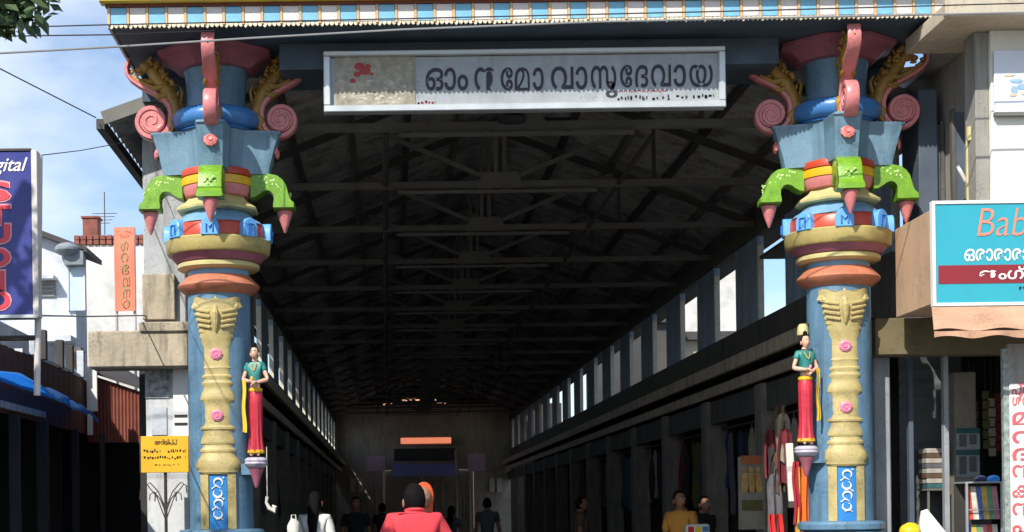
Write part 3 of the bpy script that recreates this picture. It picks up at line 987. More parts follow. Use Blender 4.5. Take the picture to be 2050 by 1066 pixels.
# gold relief on the shaft
rows = [(131, 0.0), (133, 105), (150, 104), (160, 99), (170, 96), (176, 92), (190, 91), (196, 84), (212, 86), (218, 78), (232, 80), (238, 73), (252, 76), (258, 68),
        (274, 70), (282, 62), (300, 60), (312, 52), (325, 51), (362, 51), (380, 52), (390, 50), (398, 57), (404, 50), (425, 50), (430, 62), (438, 62), (444, 53), (452, 54), (458, 65), (466, 64), (474, 54),
        (488, 55), (500, 64), (515, 70), (528, 71), (534, 62), (545, 52), (560, 51), (620, 51), (632, 54), (640, 72), (648, 72), (654, 58), (668, 58), (682, 66), (698, 72), (706, 71), (712, 60),
        (722, 62), (730, 76), (738, 76), (745, 66), (754, 70), (768, 86), (784, 96), (796, 100), (806, 96), (812, 86), (822, 86), (830, 70)]
RS = 0.292


def surf(t, z, d):
    a = t / RS
    return ((RS + d) * sin(a), -(RS + d) * cos(a), z)


rel = MB()
NT = 14
first = True
ring_idx = []
zz = lambda yc: ZFR(540 + yc / 2.027)
crown = lambda t: 0.028 * abs(cos(1.5 * pi * t)) * (1.25 if abs(t) < 0.33 else 1.0)
for yc, hw in rows:
    if hw == 0:
        continue
    hw_m = hw / 2.027 / 217.7
    z_ = zz(yc)
    depth = 0.012 + 0.030 * min(1.0, max(0.0, (hw - 48) / 45))
    k = len(rel.v)
    for i in range(NT + 1):
        t = -1 + 2 * i / NT
        d = depth * (1 - abs(t) ** 5 * 0.75)
        z2 = z_ + (crown(t) if yc <= 133 else 0.0)
        if yc < 232:                                    # wing shape: the wings rise towards the tips
            z2 += 0.045 * (abs(t) ** 1.5) * (1 - (yc - 133) / 100.0)
        rel.v.append(Vector(surf(t * hw_m, z2, d)))
    rel.v.append(Vector(surf(hw_m, z_, -0.01)))
    rel.v.append(Vector(surf(-hw_m, z_, -0.01)))
    ring_idx.append(k)
M_ = NT + 3
for a, b in zip(ring_idx, ring_idx[1:]):
    for i in range(M_):
        rel.f.append((a + i, a + (i + 1) % M_, b + (i + 1) % M_, b + i))
rel.f.append(tuple(ring_idx[0] + i for i in range(M_)))
rel.f.append(tuple(ring_idx[-1] + i for i in reversed(range(M_))))
for sx in (-1, 0, 1):                                   # three rising crown leaves with wing feathers
    tip = zz(128) + (0.035 if sx else 0.05)
    rel.add([surf(sx * 0.17 - 0.055 + 0.02 * sx, zz(150), 0.03), surf(sx * 0.17 + 0.055 + 0.02 * sx, zz(150), 0.03), surf(sx * 0.2, tip, 0.015), surf(sx * 0.17, zz(156), 0.055)],
            [(0, 3, 2), (3, 1, 2), (0, 1, 3), (0, 2, 1)])
for q in range(4):
    for sx in (-1, 1):
        z_ = zz(168 + q * 21)
        rel.tube([surf(sx * (0.05 - q * 0.003), z_ - 0.012, 0.046), surf(sx * (0.12 - q * 0.008), z_ + 0.004, 0.046), surf(sx * (0.205 - q * 0.017), z_ + 0.03 - q * 0.005, 0.034)], [0.012, 0.016, 0.009], 6)
rel.tube([surf(0, zz(150), 0.04), surf(0, zz(178), 0.058), surf(0, zz(215), 0.055), surf(0, zz(250), 0.04)], [0.012, 0.034, 0.028, 0.01], 8)
relief = part('relief_ornament', rel, GOLD, col, smooth=28)
for yc in (343, 592):
    ro = rosette(MB(), 0.052, 9, 0.014)
    ro.v = [Vector(surf(p.x, zz(yc) + p.z, 0.018 - p.y)) for p in ro.v]
    part('rosette', ro, ROSE, relief)
zt_, zb_ = zz(832), 1.462
for sx in (-1, 1):
    st = MB()
    st.grid(lambda u, v: surf(sx * (0.085 + 0.077 * u), zb_ + (zt_ - zb_) * v, 0.022 if 0.15 < u < 0.85 else 0.012), 6, 1)
    st.sheet(lambda u, v: surf(sx * (0.085 + 0.077 * u), zb_ + (zt_ - zb_) * v, 0.018), 4, 1, (0, -0.006, 0))
    part('gold_strip', st, GOLD, relief)
bp_ = MB().sheet(lambda u, v: surf(-0.082 + 0.164 * u, zb_ + (zt_ - 0.012 - zb_) * v, 0.004), 6, 1, (0, -0.003, 0))
pan = part('cobalt_panel', bp_, SCROLLBLUE, relief)
sw = MB()
zc = zt_ - 0.075
k = 0
while zc > zb_ + 0.05:
    sg = 1 if k % 2 == 0 else -1
    pts, rad = [], []
    for i in range(13):
        t = i / 12
        a = radians(-40 + 285 * t)
        R = 0.040 - 0.008 * t
        pts.append(surf(sg * R * cos(a) * 1.05, zc + R * sin(a) * (1 if k % 2 == 0 else -1), 0.012))
        rad.append(0.0035 + 0.0075 * sin(pi * min(1, t * 1.1)) if t < 0.92 else 0.010)
    sw.tube(pts, rad, 6)
    sw.tube([surf(-sg * 0.045, zc - 0.05, 0.012), surf(-sg * 0.018, zc - 0.028, 0.012), surf(sg * 0.022, zc - 0.05, 0.012)], [0.004, 0.009, 0.003], 6)
    sw.ball(surf(sg * 0.05, zc + 0.045, 0.012), 0.009, 6, 5)
    zc -= 0.098
    k += 1
part('white_scrollwork', sw, WHITEP, pan)

col.location = (CXL, CYG, 0)
WLOC[col.name] = Vector((CXL, CYG, 0))
colr = dup(col)
colr.location = (CXR, CYG, 0)
colr.rotation_euler = (0, 0, radians(-5.5))
colr['label'] = 'painted gate column beside the cyan shop sign, woman statue on its left side'

# ------------------------------------------------------------------ cornice carried by the columns
cor = thing('gate_cornice', 'yellow cornice with frieze of white and sky blue tiles across the top of the gate', 'cornice', ((CXL + CXR) / 2, CYG, 5.9))
cxa, cxb = at(219, 40, 14.1)[0], at(1904, 24, 14.1)[0]
ztb, ztt = 5.905, 6.068
part('lintel_beam', MB().box(cxa + 0.25, cxb - 0.25, 14.62, 15.38, 5.70, 5.897).box(cxa + 0.25, CXL - 0.6, 14.62, 15.38, 5.897, 5.90), SOFFIT, cor) if False else \
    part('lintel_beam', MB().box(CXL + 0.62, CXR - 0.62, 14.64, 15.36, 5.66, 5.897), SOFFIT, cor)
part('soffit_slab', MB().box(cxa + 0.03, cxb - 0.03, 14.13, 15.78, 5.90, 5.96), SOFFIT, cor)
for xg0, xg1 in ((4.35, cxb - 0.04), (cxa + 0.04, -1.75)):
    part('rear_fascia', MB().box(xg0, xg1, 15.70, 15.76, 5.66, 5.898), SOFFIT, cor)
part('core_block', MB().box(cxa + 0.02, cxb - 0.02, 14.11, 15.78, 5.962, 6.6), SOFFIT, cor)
NTIL = 44
pw = (cxb - cxa) / NTIL
tile_w = MB().box(0.012, pw - 0.012, 14.075, 14.108, ztb + 0.018, ztt).mesh('tile', TILEW, 0.004, off=WLOC[cor.name])
tile_b = MB().box(0.012, pw - 0.012, 14.075, 14.108, ztb + 0.018, ztt).mesh('tile', TILEB, 0.004, off=WLOC[cor.name])
div_m = MB().box(-0.0115, 0.0115, 14.066, 14.108, ztb + 0.004, ztt).mesh('divider', DIVID, 0.002, off=WLOC[cor.name])
for i in range(NTIL):
    o = link(bpy.data.objects.new('tile', tile_b if i % 2 == 0 else tile_w))
    o.parent = cor
    o.location = (cxa + i * pw, 0, 0)
for i in range(NTIL + 1):
    o = link(bpy.data.objects.new('divider', div_m))
    o.parent = cor
    o.location = (cxa + i * pw, 0, 0)
# the frieze returns along the left and right ends
for xe, sg in ((cxa, -1), (cxb, 1)):
    part('end_board', MB().box(min(xe, xe + sg * 0.02), max(xe, xe + sg * 0.02), 14.11, 15.75, ztb, ztt), TILEW, cor)
sc2 = MB()
ns = int((cxb - cxa) / 0.042)
for i in range(ns):                                     # scalloped lower edge
    x = cxa + (cxb - cxa) * (i + 0.5) / ns
    drop = 0.015 if i % 4 else 0.023
    w = 0.019
    sc2.prism([(x - w, ztb + 0.016), (x - w, ztb + 0.004), (x - w * 0.6, ztb - drop * 0.6), (x, ztb - drop), (x + w * 0.6, ztb - drop * 0.6), (x + w, ztb + 0.004), (x + w, ztb + 0.016)], 14.078, 14.105)
part('scalloped_edge', sc2, SCALL, cor)
part('brown_line', MB().box(cxa - 0.03, cxb + 0.03, 14.06, 14.12, ztt + 0.002, ztt + 0.028), MAROONLINE, cor)
yb_ = MB()
prof = [(14.06, 0.03), (13.985, 0.031), (13.977, 0.036), (13.97, 0.11), (13.975, 0.16), (14.0, 0.2), (14.04, 0.22), (14.12, 0.225), (14.12, 0.03)]
yb_.prism([(y, ztt + z) for y, z in prof], cxa - 0.07, cxb + 0.07, lambda a, y, b: (y, a, b))
part('yellow_moulding', yb_, YELB, cor, smooth=50)
ob = MB().prism([(14.04, ztt + 0.227), (14.0, ztt + 0.25), (14.0, ztt + 0.30), (14.15, ztt + 0.3), (14.15, ztt + 0.227)], cxa - 0.05, cxb + 0.05, lambda a, y, b: (y, a, b))
part('upper_moulding', ob, SALMON, cor)
part('top_slab', MB().box(cxa - 0.12, cxb + 0.12, 13.92, 15.78, 6.602, 6.72), YELB, cor, 0.02)

# ------------------------------------------------------------------ hanging name board
sx0, sz0 = at(648, 222, 14.45)
sx1, sz1 = at(1455, 88.5, 14.45)
sb = thing('hanging_signboard', 'wide white signboard with dark Malayalam lettering hanging under the gate lintel', 'sign', ((sx0 + sx1) / 2, 14.5, sz0))
part('board_face', MB().box(sx0 + 0.05, sx1 - 0.05, 14.50, 14.56, sz0 + 0.05, sz1 - 0.05), BOARD, sb)
fr = 0.062
part('frame_bar', MB().box(sx0, sx1, 14.44, 14.57, sz0, sz0 + fr), ALU, sb, 0.008)
part('frame_bar', MB().box(sx0, sx1, 14.44, 14.57, sz1 - fr * 0.7, sz1), ALU, sb, 0.008)
part('frame_bar', MB().box(sx0, sx0 + fr, 14.442, 14.57, sz0 + fr + 0.002, sz1 - fr * 0.7 - 0.002), ALU, sb, 0.008)
part('frame_bar', MB().box(sx1 - fr, sx1, 14.442, 14.57, sz0 + fr + 0.002, sz1 - fr * 0.7 - 0.002), ALU, sb, 0.008)
px0, px1, pz0, pz1 = poster_box(670, 110, 832, 210, 14.49)
part('picture_print', MB().box(px0, px1, 14.492, 14.498, pz0, pz1), BOARDPIC, sb)
rd = random.Random(3)
pr = MB()
for i in range(60):                                     # faded swirls in the picture
    x, z = rd.uniform(px0 + .05, px1 - .05), rd.uniform(pz0 + .03, pz0 + 0.25)
    pr.ball((x, 14.491, z), (rd.uniform(0.01, 0.035), 0.002, rd.uniform(0.008, 0.02)), 7, 4)
part('picture_detail', pr, mat('picture highlight', (0.42, 0.40, 0.33), 0.5, 0.4, 12, 0), sb)
rf_ = MB()
for dx, dz, r in ((0.22, 0.40, 0.05), (0.27, 0.36, 0.055), (0.20, 0.33, 0.035), (0.16, 0.27, 0.03), (0.30, 0.40, 0.03), (0.33, 0.33, 0.02)):
    rf_.ball((px0 + dx, 14.490, pz0 + dz - 0.03), (r, 0.002, r * 0.7), 9, 5)
part('red_figure_print', rf_, INKRED, sb)
def gl(body, pxa, pya, pxb, pyb):
    x0, z1 = at(pxa, pya, 14.498)
    x1, z0 = at(pxb, pyb, 14.498)
    text(body, INK, sb, x0, x1, z0, z1, 14.499, bold=0.014)
LET = [("ഓ", 852, 914, 133, 178), ("ം", 916, 938, 146, 178), ("ന", 950, 993, 132, 178), ("േ", 1003, 1028, 132, 178), ("മ", 1031, 1062, 132, 178), ("ാ", 1067, 1090, 132, 178),
       ("വ", 1104, 1150, 130, 176), ("ാ", 1153, 1178, 130, 176), ("സ", 1184, 1236, 128, 175), ("ു", 1214, 1238, 160, 192), ("േ", 1243, 1268, 127, 172), ("ദ", 1273, 1300, 127, 172),
       ("വ", 1305, 1346, 126, 171), ("ാ", 1350, 1376, 126, 171), ("യ", 1382, 1430, 126, 171)]
for b_, a, c, t, d in LET:
    gl(b_, a, t, c, d)
rd = random.Random(8)
x0, x1, z0, z1 = poster_box(1238, 186, 1432, 196, 14.498)
part('small_print', smallprint(MB(), x0, x1, z0, z1, 14.499, rd), INK, sb)
x0, x1, z0, z1 = poster_box(1238, 177, 1345, 181, 14.498)
part('small_print', smallprint(MB(), x0, x1, z0, z1, 14.499, rd, 0.15), INKRED, sb)
x0, x1, z0, z1 = poster_box(836, 197, 872, 207, 14.498)
part('small_print', smallprint(MB(), x0, x1, z0, z1, 14.499, rd, 0.05), INKRED, sb)
for xx in (sx0 + 0.5, (sx0 + sx1) / 2, sx1 - 0.5):
    part('hanger_strap', MB().box(xx - 0.02, xx + 0.02, 14.575, 14.635, sz1 - 0.15, 5.78), STEELD, sb)

sb.location.y += 0.06

# ------------------------------------------------------------------ ceiling fan behind the sign
fx, fz = at(1022, 240, 15.95)
fan = thing('ceiling_fan', 'dark ceiling fan hanging behind the lower edge of the white signboard', 'fan', (fx, 15.95, fz - 0.1))
part('motor', MB().lathe([(0.05, fz - 0.09), (0.17, fz - 0.06), (0.19, fz), (0.13, fz + 0.06), (0.04, fz + 0.10)], 24, (fx, 15.95, 0)), DARKWOOD, fan)
part('down_rod', MB().tube([(fx, 15.95, fz + 0.09), (fx, 15.95, roof_z(fx) - 0.1)], 0.015, 8), DARKWOOD, fan)
for k in range(3):
    b_ = MB().prism([(0.19, -0.05), (0.60, -0.075), (0.62, 0.0), (0.60, 0.06), (0.19, 0.04)], -0.012, 0.012, lambda a, y, b: (a, b, y))
    b_.turned(radians(5 + 120 * k))
    b_.v = [p + Vector((fx, 15.95, fz)) for p in b_.v]
    part('blade', b_, DARKWOOD, fan)

# ------------------------------------------------------------------ figures
def skin(verts, edges, sub=2):
    """grow a continuous body surface over a skeleton; verts = [(co, radius or (rx, ry))], root first"""
    me = bpy.data.meshes.new('tmp')
    me.from_pydata([v[0] for v in verts], edges, [])
    o = link(bpy.data.objects.new('tmp', me))
    m = o.modifiers.new('s', 'SKIN')
    for i, v in enumerate(verts):
        r = v[1] if isinstance(v[1], tuple) else (v[1], v[1])
        me.skin_vertices[0].data[i].radius = r
        me.skin_vertices[0].data[i].use_root = (i == 0)
    m.use_smooth_shade = True
    m2 = o.modifiers.new('u', 'SUBSURF')
    m2.levels = sub
    bpy.context.view_layer.update()
    ev = o.evaluated_get(bpy.context.evaluated_depsgraph_get())
    src = ev.to_mesh()
    mb = MB()
    mb.v = [v.co.copy() for v in src.vertices]
    mb.f = [tuple(p.vertices) for p in src.polygons]
    ev.to_mesh_clear()
    bpy.data.objects.remove(o)
    bpy.data.meshes.remove(me)
    return mb


def head_fn(r):
    def f(q):
        x, y, z = q.x / r[0], q.y / r[1], q.z / r[2]
        sx = 1.0 if z > -0.1 else 1.0 + 0.38 * (z + 0.1)           # narrower jaw
        yy = q.y
        if y > 0 and z < -0.2:
            yy *= 1 + 0.45 * (z + 0.2)                             # back of the skull tucks into the neck
        out_ = Vector((q.x * sx, yy, q.z))
        if y < -0.75 and abs(x) < 0.2 and -0.35 < z < 0.12:         # nose
            out_.y -= 0.022 * (1 - abs(x) / 0.2) * (1 - abs(z + 0.2) / 0.35)
        if y < -0.6 and 0.02 < z < 0.25 and 0.2 < abs(x) < 0.55:   # eye sockets
            out_.y += 0.008
        return out_
    return f


def add_head(mb, c, s=1.0):
    r = (0.078 * s, 0.097 * s, 0.110 * s)
    mb.ball(c, r, 28, 22, head_fn(r))
    for sx in (-1, 1):
        mb.ball((c[0] + sx * 0.086 * s, c[1] + 0.012 * s, c[2] - 0.018 * s), (0.012 * s, 0.021 * s, 0.032 * s), 8, 6)
    return r


def hand(mb, wrist, d, side, up, s=1.0, curl=0.5):
    """palm and five unequal curled fingers"""
    w, d, up = Vector(wrist), Vector(d).normalized(), Vector(up).normalized()
    lat = d.cross(up).normalized()
    up = lat.cross(d).normalized()
    palm = w + d * 0.085 * s
    mb.tube([w - d * 0.02 * s, w + d * 0.03 * s, palm], [0.024 * s, 0.035 * s, 0.036 * s], 8, 0.75)
    for i, L in enumerate((0.066, 0.078, 0.072, 0.055)):
        o = lat * ((i - 1.5) * 0.018 * s)
        a = palm - d * 0.012 * s + o
        b = a + (d * cos(curl * 0.6) - up * sin(curl * 0.6)) * L * 0.5 * s
        c = b + (d * cos(curl * 1.6) - up * sin(curl * 1.6)) * L * 0.5 * s
        mb.tube([a, b, c], [0.0095 * s, 0.009 * s, 0.006 * s], 6)
    a = w + d * 0.025 * s - lat * 0.026 * s * side
    b = a + (d * 0.6 - lat * side * 0.8) * 0.035 * s
    c = b + (d * 0.9 - lat * side * 0.2 - up * 0.3) * 0.035 * s
    mb.tube([a, b, c], [0.013 * s, 0.011 * s, 0.007 * s], 6)


def figure(name, label, loc, rotz, s, arms, mats, hair='short', skirt=False, female=False, cat='person', group=None, sleeves=0.6, face=True, skinmat=None,
           legs=None, drop=0.0, slim=0.94, head_turn=0.0):
    """a standing clothed figure facing -Y, 1.70 m tall at s = 1. arms = {side: (elbow, wrist)}"""
    legs = legs or (((0.055, 0.0), (-0.055, 0.0)) if skirt else ((0.10, 0.0), (-0.10, 0.0)))
    t = thing(name, label, cat, loc, group)
    t.rotation_euler = (0, 0, rotz)
    SKm = skinmat or SKIN
    sw_ = 0.150 if female else 0.170
    L = Vector(loc)
    V = [((0, 0, 0.95), 0.115 if not female else 0.12), ((0, 0.0, 1.10), 0.10 if female else 0.115), ((0, 0.0, 1.28), 0.115 if female else 0.13), ((0, 0.01, 1.41), 0.070),
         ((0, 0.012, 1.50), 0.052), ((0, -0.005, 1.60), 0.05)]
    E = [(0, 1), (1, 2), (2, 3), (3, 4), (4, 5)]
    for sg in (1, -1):
        el, wr = arms[sg]
        k = len(V)
        V += [((sg * sw_, 0.01, 1.395), 0.048), (el, 0.041), (tuple(Vector(el).lerp(Vector(wr), 0.35)), 0.040), (wr, 0.025)]
        E += [(3, k), (k, k + 1), (k + 1, k + 2), (k + 2, k + 3)]
    for sg, (lx, ly) in zip((1, -1), legs):
        k = len(V)
        V += [((sg * (0.05 if skirt else 0.085), 0, 0.86), 0.065 if skirt else 0.088), ((lx, ly - 0.015, 0.48), 0.055), ((lx, ly + 0.02, 0.30), 0.052), ((lx, ly + 0.02, 0.085), 0.035), ((lx + sg * 0.02, ly - 0.12, 0.035), 0.033)]
        E += [(0, k), (k, k + 1), (k + 1, k + 2), (k + 2, k + 3), (k + 3, k + 4)]
    body = skin(V, E, 1)
    hc = (0, -0.02, 1.60 - drop)
    hd = MB()
    add_head(hd, (0, 0, 0), 1.0)
    hd.turned(head_turn)
    hd.v = [p + Vector(hc) for p in hd.v]
    body.join(hd)
    for sg in (1, -1):
        el, wr = Vector(arms[sg][0]), Vector(arms[sg][1])
        hand(body, wr, wr - el, sg, (0, 0.3, 1) if abs((wr - el).normalized().z) < 0.8 else (0, 1, 0), 1.0)

    def fin(mb):
        mb.v = [Vector((p.x * slim, p.y * slim, p.z)) * s + L for p in mb.v]
        return mb
    part('body', fin(body), SKm, t, smooth=80)
    # shirt or blouse
    top, bot = mats
    hem = 1.12 if skirt and female and sleeves < 0.5 else 0.84
    SV = [((0, 0, hem), 0.150), ((0, 0, (hem + 1.24) / 2), 0.140 if not female else 0.125), ((0, 0.0, 1.25), 0.145 if not female else 0.13), ((0, 0.01, 1.395), 0.120), ((0, 0.012, 1.455), 0.092), ((0, 0.012, 1.485), 0.074)]
    SE = [(0, 1), (1, 2), (2, 3), (3, 4), (4, 5)]
    for sg in (1, -1):
        el = Vector(arms[sg][0])
        sh = Vector((sg * sw_, 0.01, 1.405))
        k = len(SV)
        q = sh.lerp(el, min(1.0, sleeves))
        SV += [(tuple(sh), 0.076), (tuple(sh.lerp(q, 0.55)), 0.064), (tuple(q), 0.060)]
        SE += [(3, k), (k, k + 1), (k + 1, k + 2)]
        if sleeves > 1.0:
            wr = Vector(arms[sg][1])
            SV += [(tuple(el.lerp(wr, min(0.92, sleeves - 1))), 0.046)]
            SE += [(k + 2, k + 3)]
    shirt = skin(SV, SE, 2)
    for p in shirt.v:                                   # cloth creases
        nz = mnoise.noise(Vector((p.x * 9, p.y * 9, p.z * 5 + s))) * 0.012 + abs(mnoise.noise(Vector((p.x * 14 + p.z * 9, p.y * 7, p.z * 6 - p.x * 6)))) * 0.012
        d = Vector((p.x, p.y, 0))
        if d.length > 0.01:
            p += d.normalized() * nz
    part('shirt' if not (female and skirt and sleeves < 0.5) else 'blouse', fin(shirt), top, t, smooth=80)
    if not skirt:
        cl_ = MB().tube([(0.072 * sin(a), 0.012 - 0.068 * cos(a), 1.478 - 0.012 * cos(a)) for a in [2 * pi * i / 20 for i in range(21)]], 0.013, 8)
        part('collar', fin(cl_), top, t, smooth=80)
    if skirt:
        zt2 = hem + 0.0 if hem > 1 else 0.95
        zt2 = 1.04 if hem > 1 else 0.96
        ks = 0.80 if cat == 'statue' else 1.0
        sk_ = MB().lathe([(r_ * (ks if z_ < 0.9 else 0.95 if ks < 1 else 1), z_) for r_, z_ in ([(0.115, zt2), (0.15, zt2 - 0.08), (0.172, 0.80), (0.160, 0.55), (0.150, 0.36), (0.175, 0.17), (0.20, 0.09), (0.17, 0.085)] if cat == 'statue' else [(0.115, zt2), (0.15, zt2 - 0.08), (0.168, 0.80), (0.165, 0.5), (0.185, 0.25), (0.20, 0.09), (0.17, 0.085)])], 40,
                         shape=lambda a, z: 1 + ((0.085 if cat == 'statue' else 0.055) * sin(11 * a + 1.5 * z) + 0.03 * sin(5 * a)) * min(1, max(0, (1.0 - z) * 1.6)))
        part('skirt', fin(sk_), bot, t, smooth=60)
    else:
        TV = [((0, 0, 0.97), 0.128), ((0, 0, 0.90), 0.13)]
        TE = [(0, 1)]
        for sg, (lx, ly) in zip((1, -1), legs):
            k = len(TV)
            TV += [((sg * 0.09, 0, 0.80), 0.098), ((lx, ly - 0.01, 0.48), 0.075), ((lx, ly + 0.02, 0.10), 0.066)]
            TE += [(1, k), (k, k + 1), (k + 1, k + 2)]
        part('trousers', fin(skin(TV, TE, 1)), bot, t, smooth=80)
    # hair: a cap that leaves the face clear, long or short
    hr = MB()
    rr_ = (0.087, 0.106, 0.115)
    def hf_(q):
        f = Vector(q)
        y = q.y / rr_[1]
        z = q.z / rr_[2]
        if y < -0.1 and z < 0.62:
            f = Vector((q.x * 0.85, max(q.y, -0.02), q.z if z > -0.2 else -0.02))
        elif z < -0.72 and hair == 'short':
            f = Vector((q.x * 0.9, q.y * 0.9, -0.075))
        f += Vector(q).normalized() * (mnoise.noise(Vector(q) * 45) * 0.006)
        return f
    hr.ball((0, 0.006, 0.012), rr_, 28, 20, hf_)
    if hair == 'long':
        hr.tube([(0, 0.06, 0.02), (0, 0.10, -0.09), (0.01, 0.12, -0.22), (0.0, 0.15, -0.36), (0.0, 0.155, -0.44)], [0.08, 0.082, 0.075, 0.05, 0.012], 14, 0.8)
    if hair == 'bun':
        hr.ball((0, 0.10, 0.03), 0.05, 12, 9).ball((0, 0.01, 0.12), (0.045, 0.045, 0.05), 12, 9)
    hr.turned(head_turn)
    hr.v = [p + Vector(hc) for p in hr.v]
    part('hair', fin(hr), HAIR, t, smooth=80)
    if face:
        for sx in (-1, 1):
            e_ = MB().ball((sx * 0.030, -0.086, 0.018), (0.013, 0.006, 0.007), 10, 6).turned(head_turn)
            e_.v = [p + Vector(hc) for p in e_.v]
            part('eye', fin(e_), EYEW, t)
            e_ = MB().ball((sx * 0.030, -0.0915, 0.018), (0.006, 0.003, 0.006), 8, 6).tube([(sx * 0.046, -0.082, 0.034), (sx * 0.03, -0.092, 0.041), (sx * 0.014, -0.093, 0.037)], 0.0035, 5).turned(head_turn)
            e_.v = [p + Vector(hc) for p in e_.v]
            part('pupil_and_brow', fin(e_), HAIR, t)
        m_ = MB().ball((0, -0.088, -0.058), (0.023, 0.008, 0.007), 12, 6).turned(head_turn)
        m_.v = [p + Vector(hc) for p in m_.v]
        part('mouth', fin(m_), LIP, t)
    return t, fin


# door guardian statues on the inner sides of the columns
def guardian(px, col_x, mirror, label):
    x, _ = at(px, 900, 14.80)
    zf = 2.16 if mirror < 0 else 2.12
    y = 14.78
    pl = thing('statue_corbel', label[1], 'corbel', (x, y, 1.84), 'statue corbels on the inner sides of the columns')
    part('plinth', MB().lathe([(0.06, zf - 0.105), (0.085, zf - 0.09), (0.105, zf - 0.06), (0.10, zf - 0.045), (0.105, zf - 0.03), (0.09, zf - 0.008), (0.075, zf - 0.002)], 28, (x, y, 0),
                              shape=lambda a, z: 1 + 0.05 * abs(sin(6 * a))), PLINTH, pl)
    part('corbel_cone', MB().lathe([(0.008, zf - 0.285), (0.022, zf - 0.265), (0.032, zf - 0.22), (0.052, zf - 0.16), (0.075, zf - 0.107)], 24, (x, y, 0)), MAUVE, pl)
    bx = (col_x - x)
    part('corbel_arm', MB().box(min(x, x + bx * 0.4), max(x, x + bx * 0.5), y - 0.02, y + 0.14, zf - 0.16, zf - 0.06), BLUE, pl)
    m = mirror
    arms = {1: ((0.265 if m > 0 else 0.235, -0.03, 1.19), (0.08 if m > 0 else 0.05, -0.19, 1.14)), -1: ((-0.235 if m > 0 else -0.265, -0.03, 1.19), (-0.05 if m > 0 else -0.08, -0.19, 1.16))}
    t, fin = figure('guardian_statue', label[0], (x, y, zf), -m * radians(12), 0.60, arms, (STATGREEN, STATRED), 'bun', True, True, 'statue',
                    'woman statues on the inner sides of the columns', 0.42, True, STATSKIN, slim=0.80, head_turn=0.0)
    sash = MB()
    sx_ = -m
    sash.sheet(lambda u, v: (sx_ * (0.125 + 0.095 * u) + 0.012 * sin(v * 9), -0.13 - 0.07 * (1 - u) - 0.012 * sin(u * 9 + v * 5), 1.17 - 0.80 * v + 0.02 * u), 8, 14, (0.0, -0.025, 0))
    part('yellow_sash', fin(sash), STATYEL, t, smooth=60)
    belt = MB().lathe([(0.13, 1.005), (0.142, 1.02), (0.138, 1.05), (0.125, 1.062)], 28)
    part('gold_belt', fin(belt), YELP, t)
    anklet = MB().lathe([(0.13, 0.055), (0.164, 0.07), (0.162, 0.105), (0.14, 0.12)], 36, shape=lambda a, z: 1 + 0.05 * sin(11 * a))
    part('skirt_hem', fin(anklet), YELP, t)
    neck_ = MB().tube([(0.062 * sin(a), -0.055 * cos(a) + 0.0, 1.475 - 0.035 * cos(a)) for a in [2 * pi * i / 16 for i in range(17)]], 0.008, 6)
    neck_.tube([(-0.06, -0.09, 1.44), (-0.03, -0.135, 1.36), (0, -0.145, 1.33), (0.03, -0.135, 1.36), (0.06, -0.09, 1.44)], 0.008, 6)
    part('necklace', fin(neck_), YELP, t)
    lotus = MB().ball((0.0, -0.215, 1.20), (0.03, 0.03, 0.035), 10, 8)
    part('lotus_bud', fin(lotus), YELP if m > 0 else ROSE, t)
    return t


guardian(513, CXL, 1, ('woman statue in green blouse and red skirt on the column near the yellow notice board',
                       'lilac plinth on pink cone under the statue by the column near the yellow notice board'))
guardian(1613, CXR, -1, ('woman statue in green blouse and red skirt on the column near the cyan shop sign',
                         'lilac plinth on pink cone under the statue by the column near the cyan shop sign'))
# small lamp over the statue on the right
lx, lz = at(1607, 660, 14.95)
lm = thing('lamp_holder', 'small cream lamp holder above the statue of the woman beside the cyan sign', 'lamp', (lx, 14.95, lz - 0.05))
part('shade', MB().lathe([(0.052, lz - 0.055), (0.055, lz - 0.03), (0.045, lz + 0.03), (0.03, lz + 0.05)], 16, (lx, 14.95, 0)), CREAM, lm)
part('arm', MB().tube([(lx, 14.95, lz + 0.04), (lx + 0.08, 14.97, lz + 0.06), (CXR - 0.28, 15.0, lz + 0.02)], 0.012, 8), STEELD, lm)

# people in and before the hall
zero = (0, 0, 0)
hang = {1: ((0.235, 0.03, 1.14), (0.245, -0.04, 0.90)), -1: ((-0.235, 0.03, 1.14), (-0.245, -0.04, 0.90))}
def stand(px, Y):
    return (at(px, 1000, Y)[0], Y, 0.0 if Y < 14.2 else 0.12)


Yr = 12.2
lx = stand(830, Yr)
man, fin = figure('person', 'man in a bright red shirt seen from behind, a child in orange at his shoulder', lx, pi + 0.05, 1.085,
                  {1: ((0.30, 0.02, 1.16), (0.30, -0.12, 0.94)), -1: ((-0.30, -0.02, 1.18), (-0.16, -0.24, 1.20))}, (C_RED, C_DARK), 'short', sleeves=0.75, face=True, drop=0.05, slim=0.90)
# child carried in front of his right shoulder
cx_, cz_ = at(852, 998, 11.95)
chd = thing('person', 'small child wrapped in orange cloth carried at the shoulder of the man in red', 'person', (cx_, Yr + 0.28, cz_ - 0.45))
cv = [((0, 0, 0.02), 0.085), ((0, 0, 0.15), 0.08), ((0, 0, 0.27), 0.08), ((0, 0, 0.33), 0.045), ((0, 0, 0.40), 0.04)]
ce = [(0, 1), (1, 2), (2, 3), (3, 4)]
for sg in (1, -1):
    k = len(cv)
    cv += [((sg * 0.09, 0, 0.28), 0.035), ((sg * 0.13, -0.07, 0.20), 0.027), ((sg * 0.08, -0.16, 0.22), 0.02)]
    ce += [(2, k), (k, k + 1), (k + 1, k + 2)]
    k = len(cv)
    cv += [((sg * 0.07, -0.05, -0.04), 0.05), ((sg * 0.12, -0.13, -0.13), 0.038), ((sg * 0.12, -0.06, -0.27), 0.028), ((sg * 0.12, -0.12, -0.31), 0.02)]
    ce += [(0, k), (k, k + 1), (k + 1, k + 2), (k + 2, k + 3)]
cb = skin(cv, ce, 1)
hd = MB()
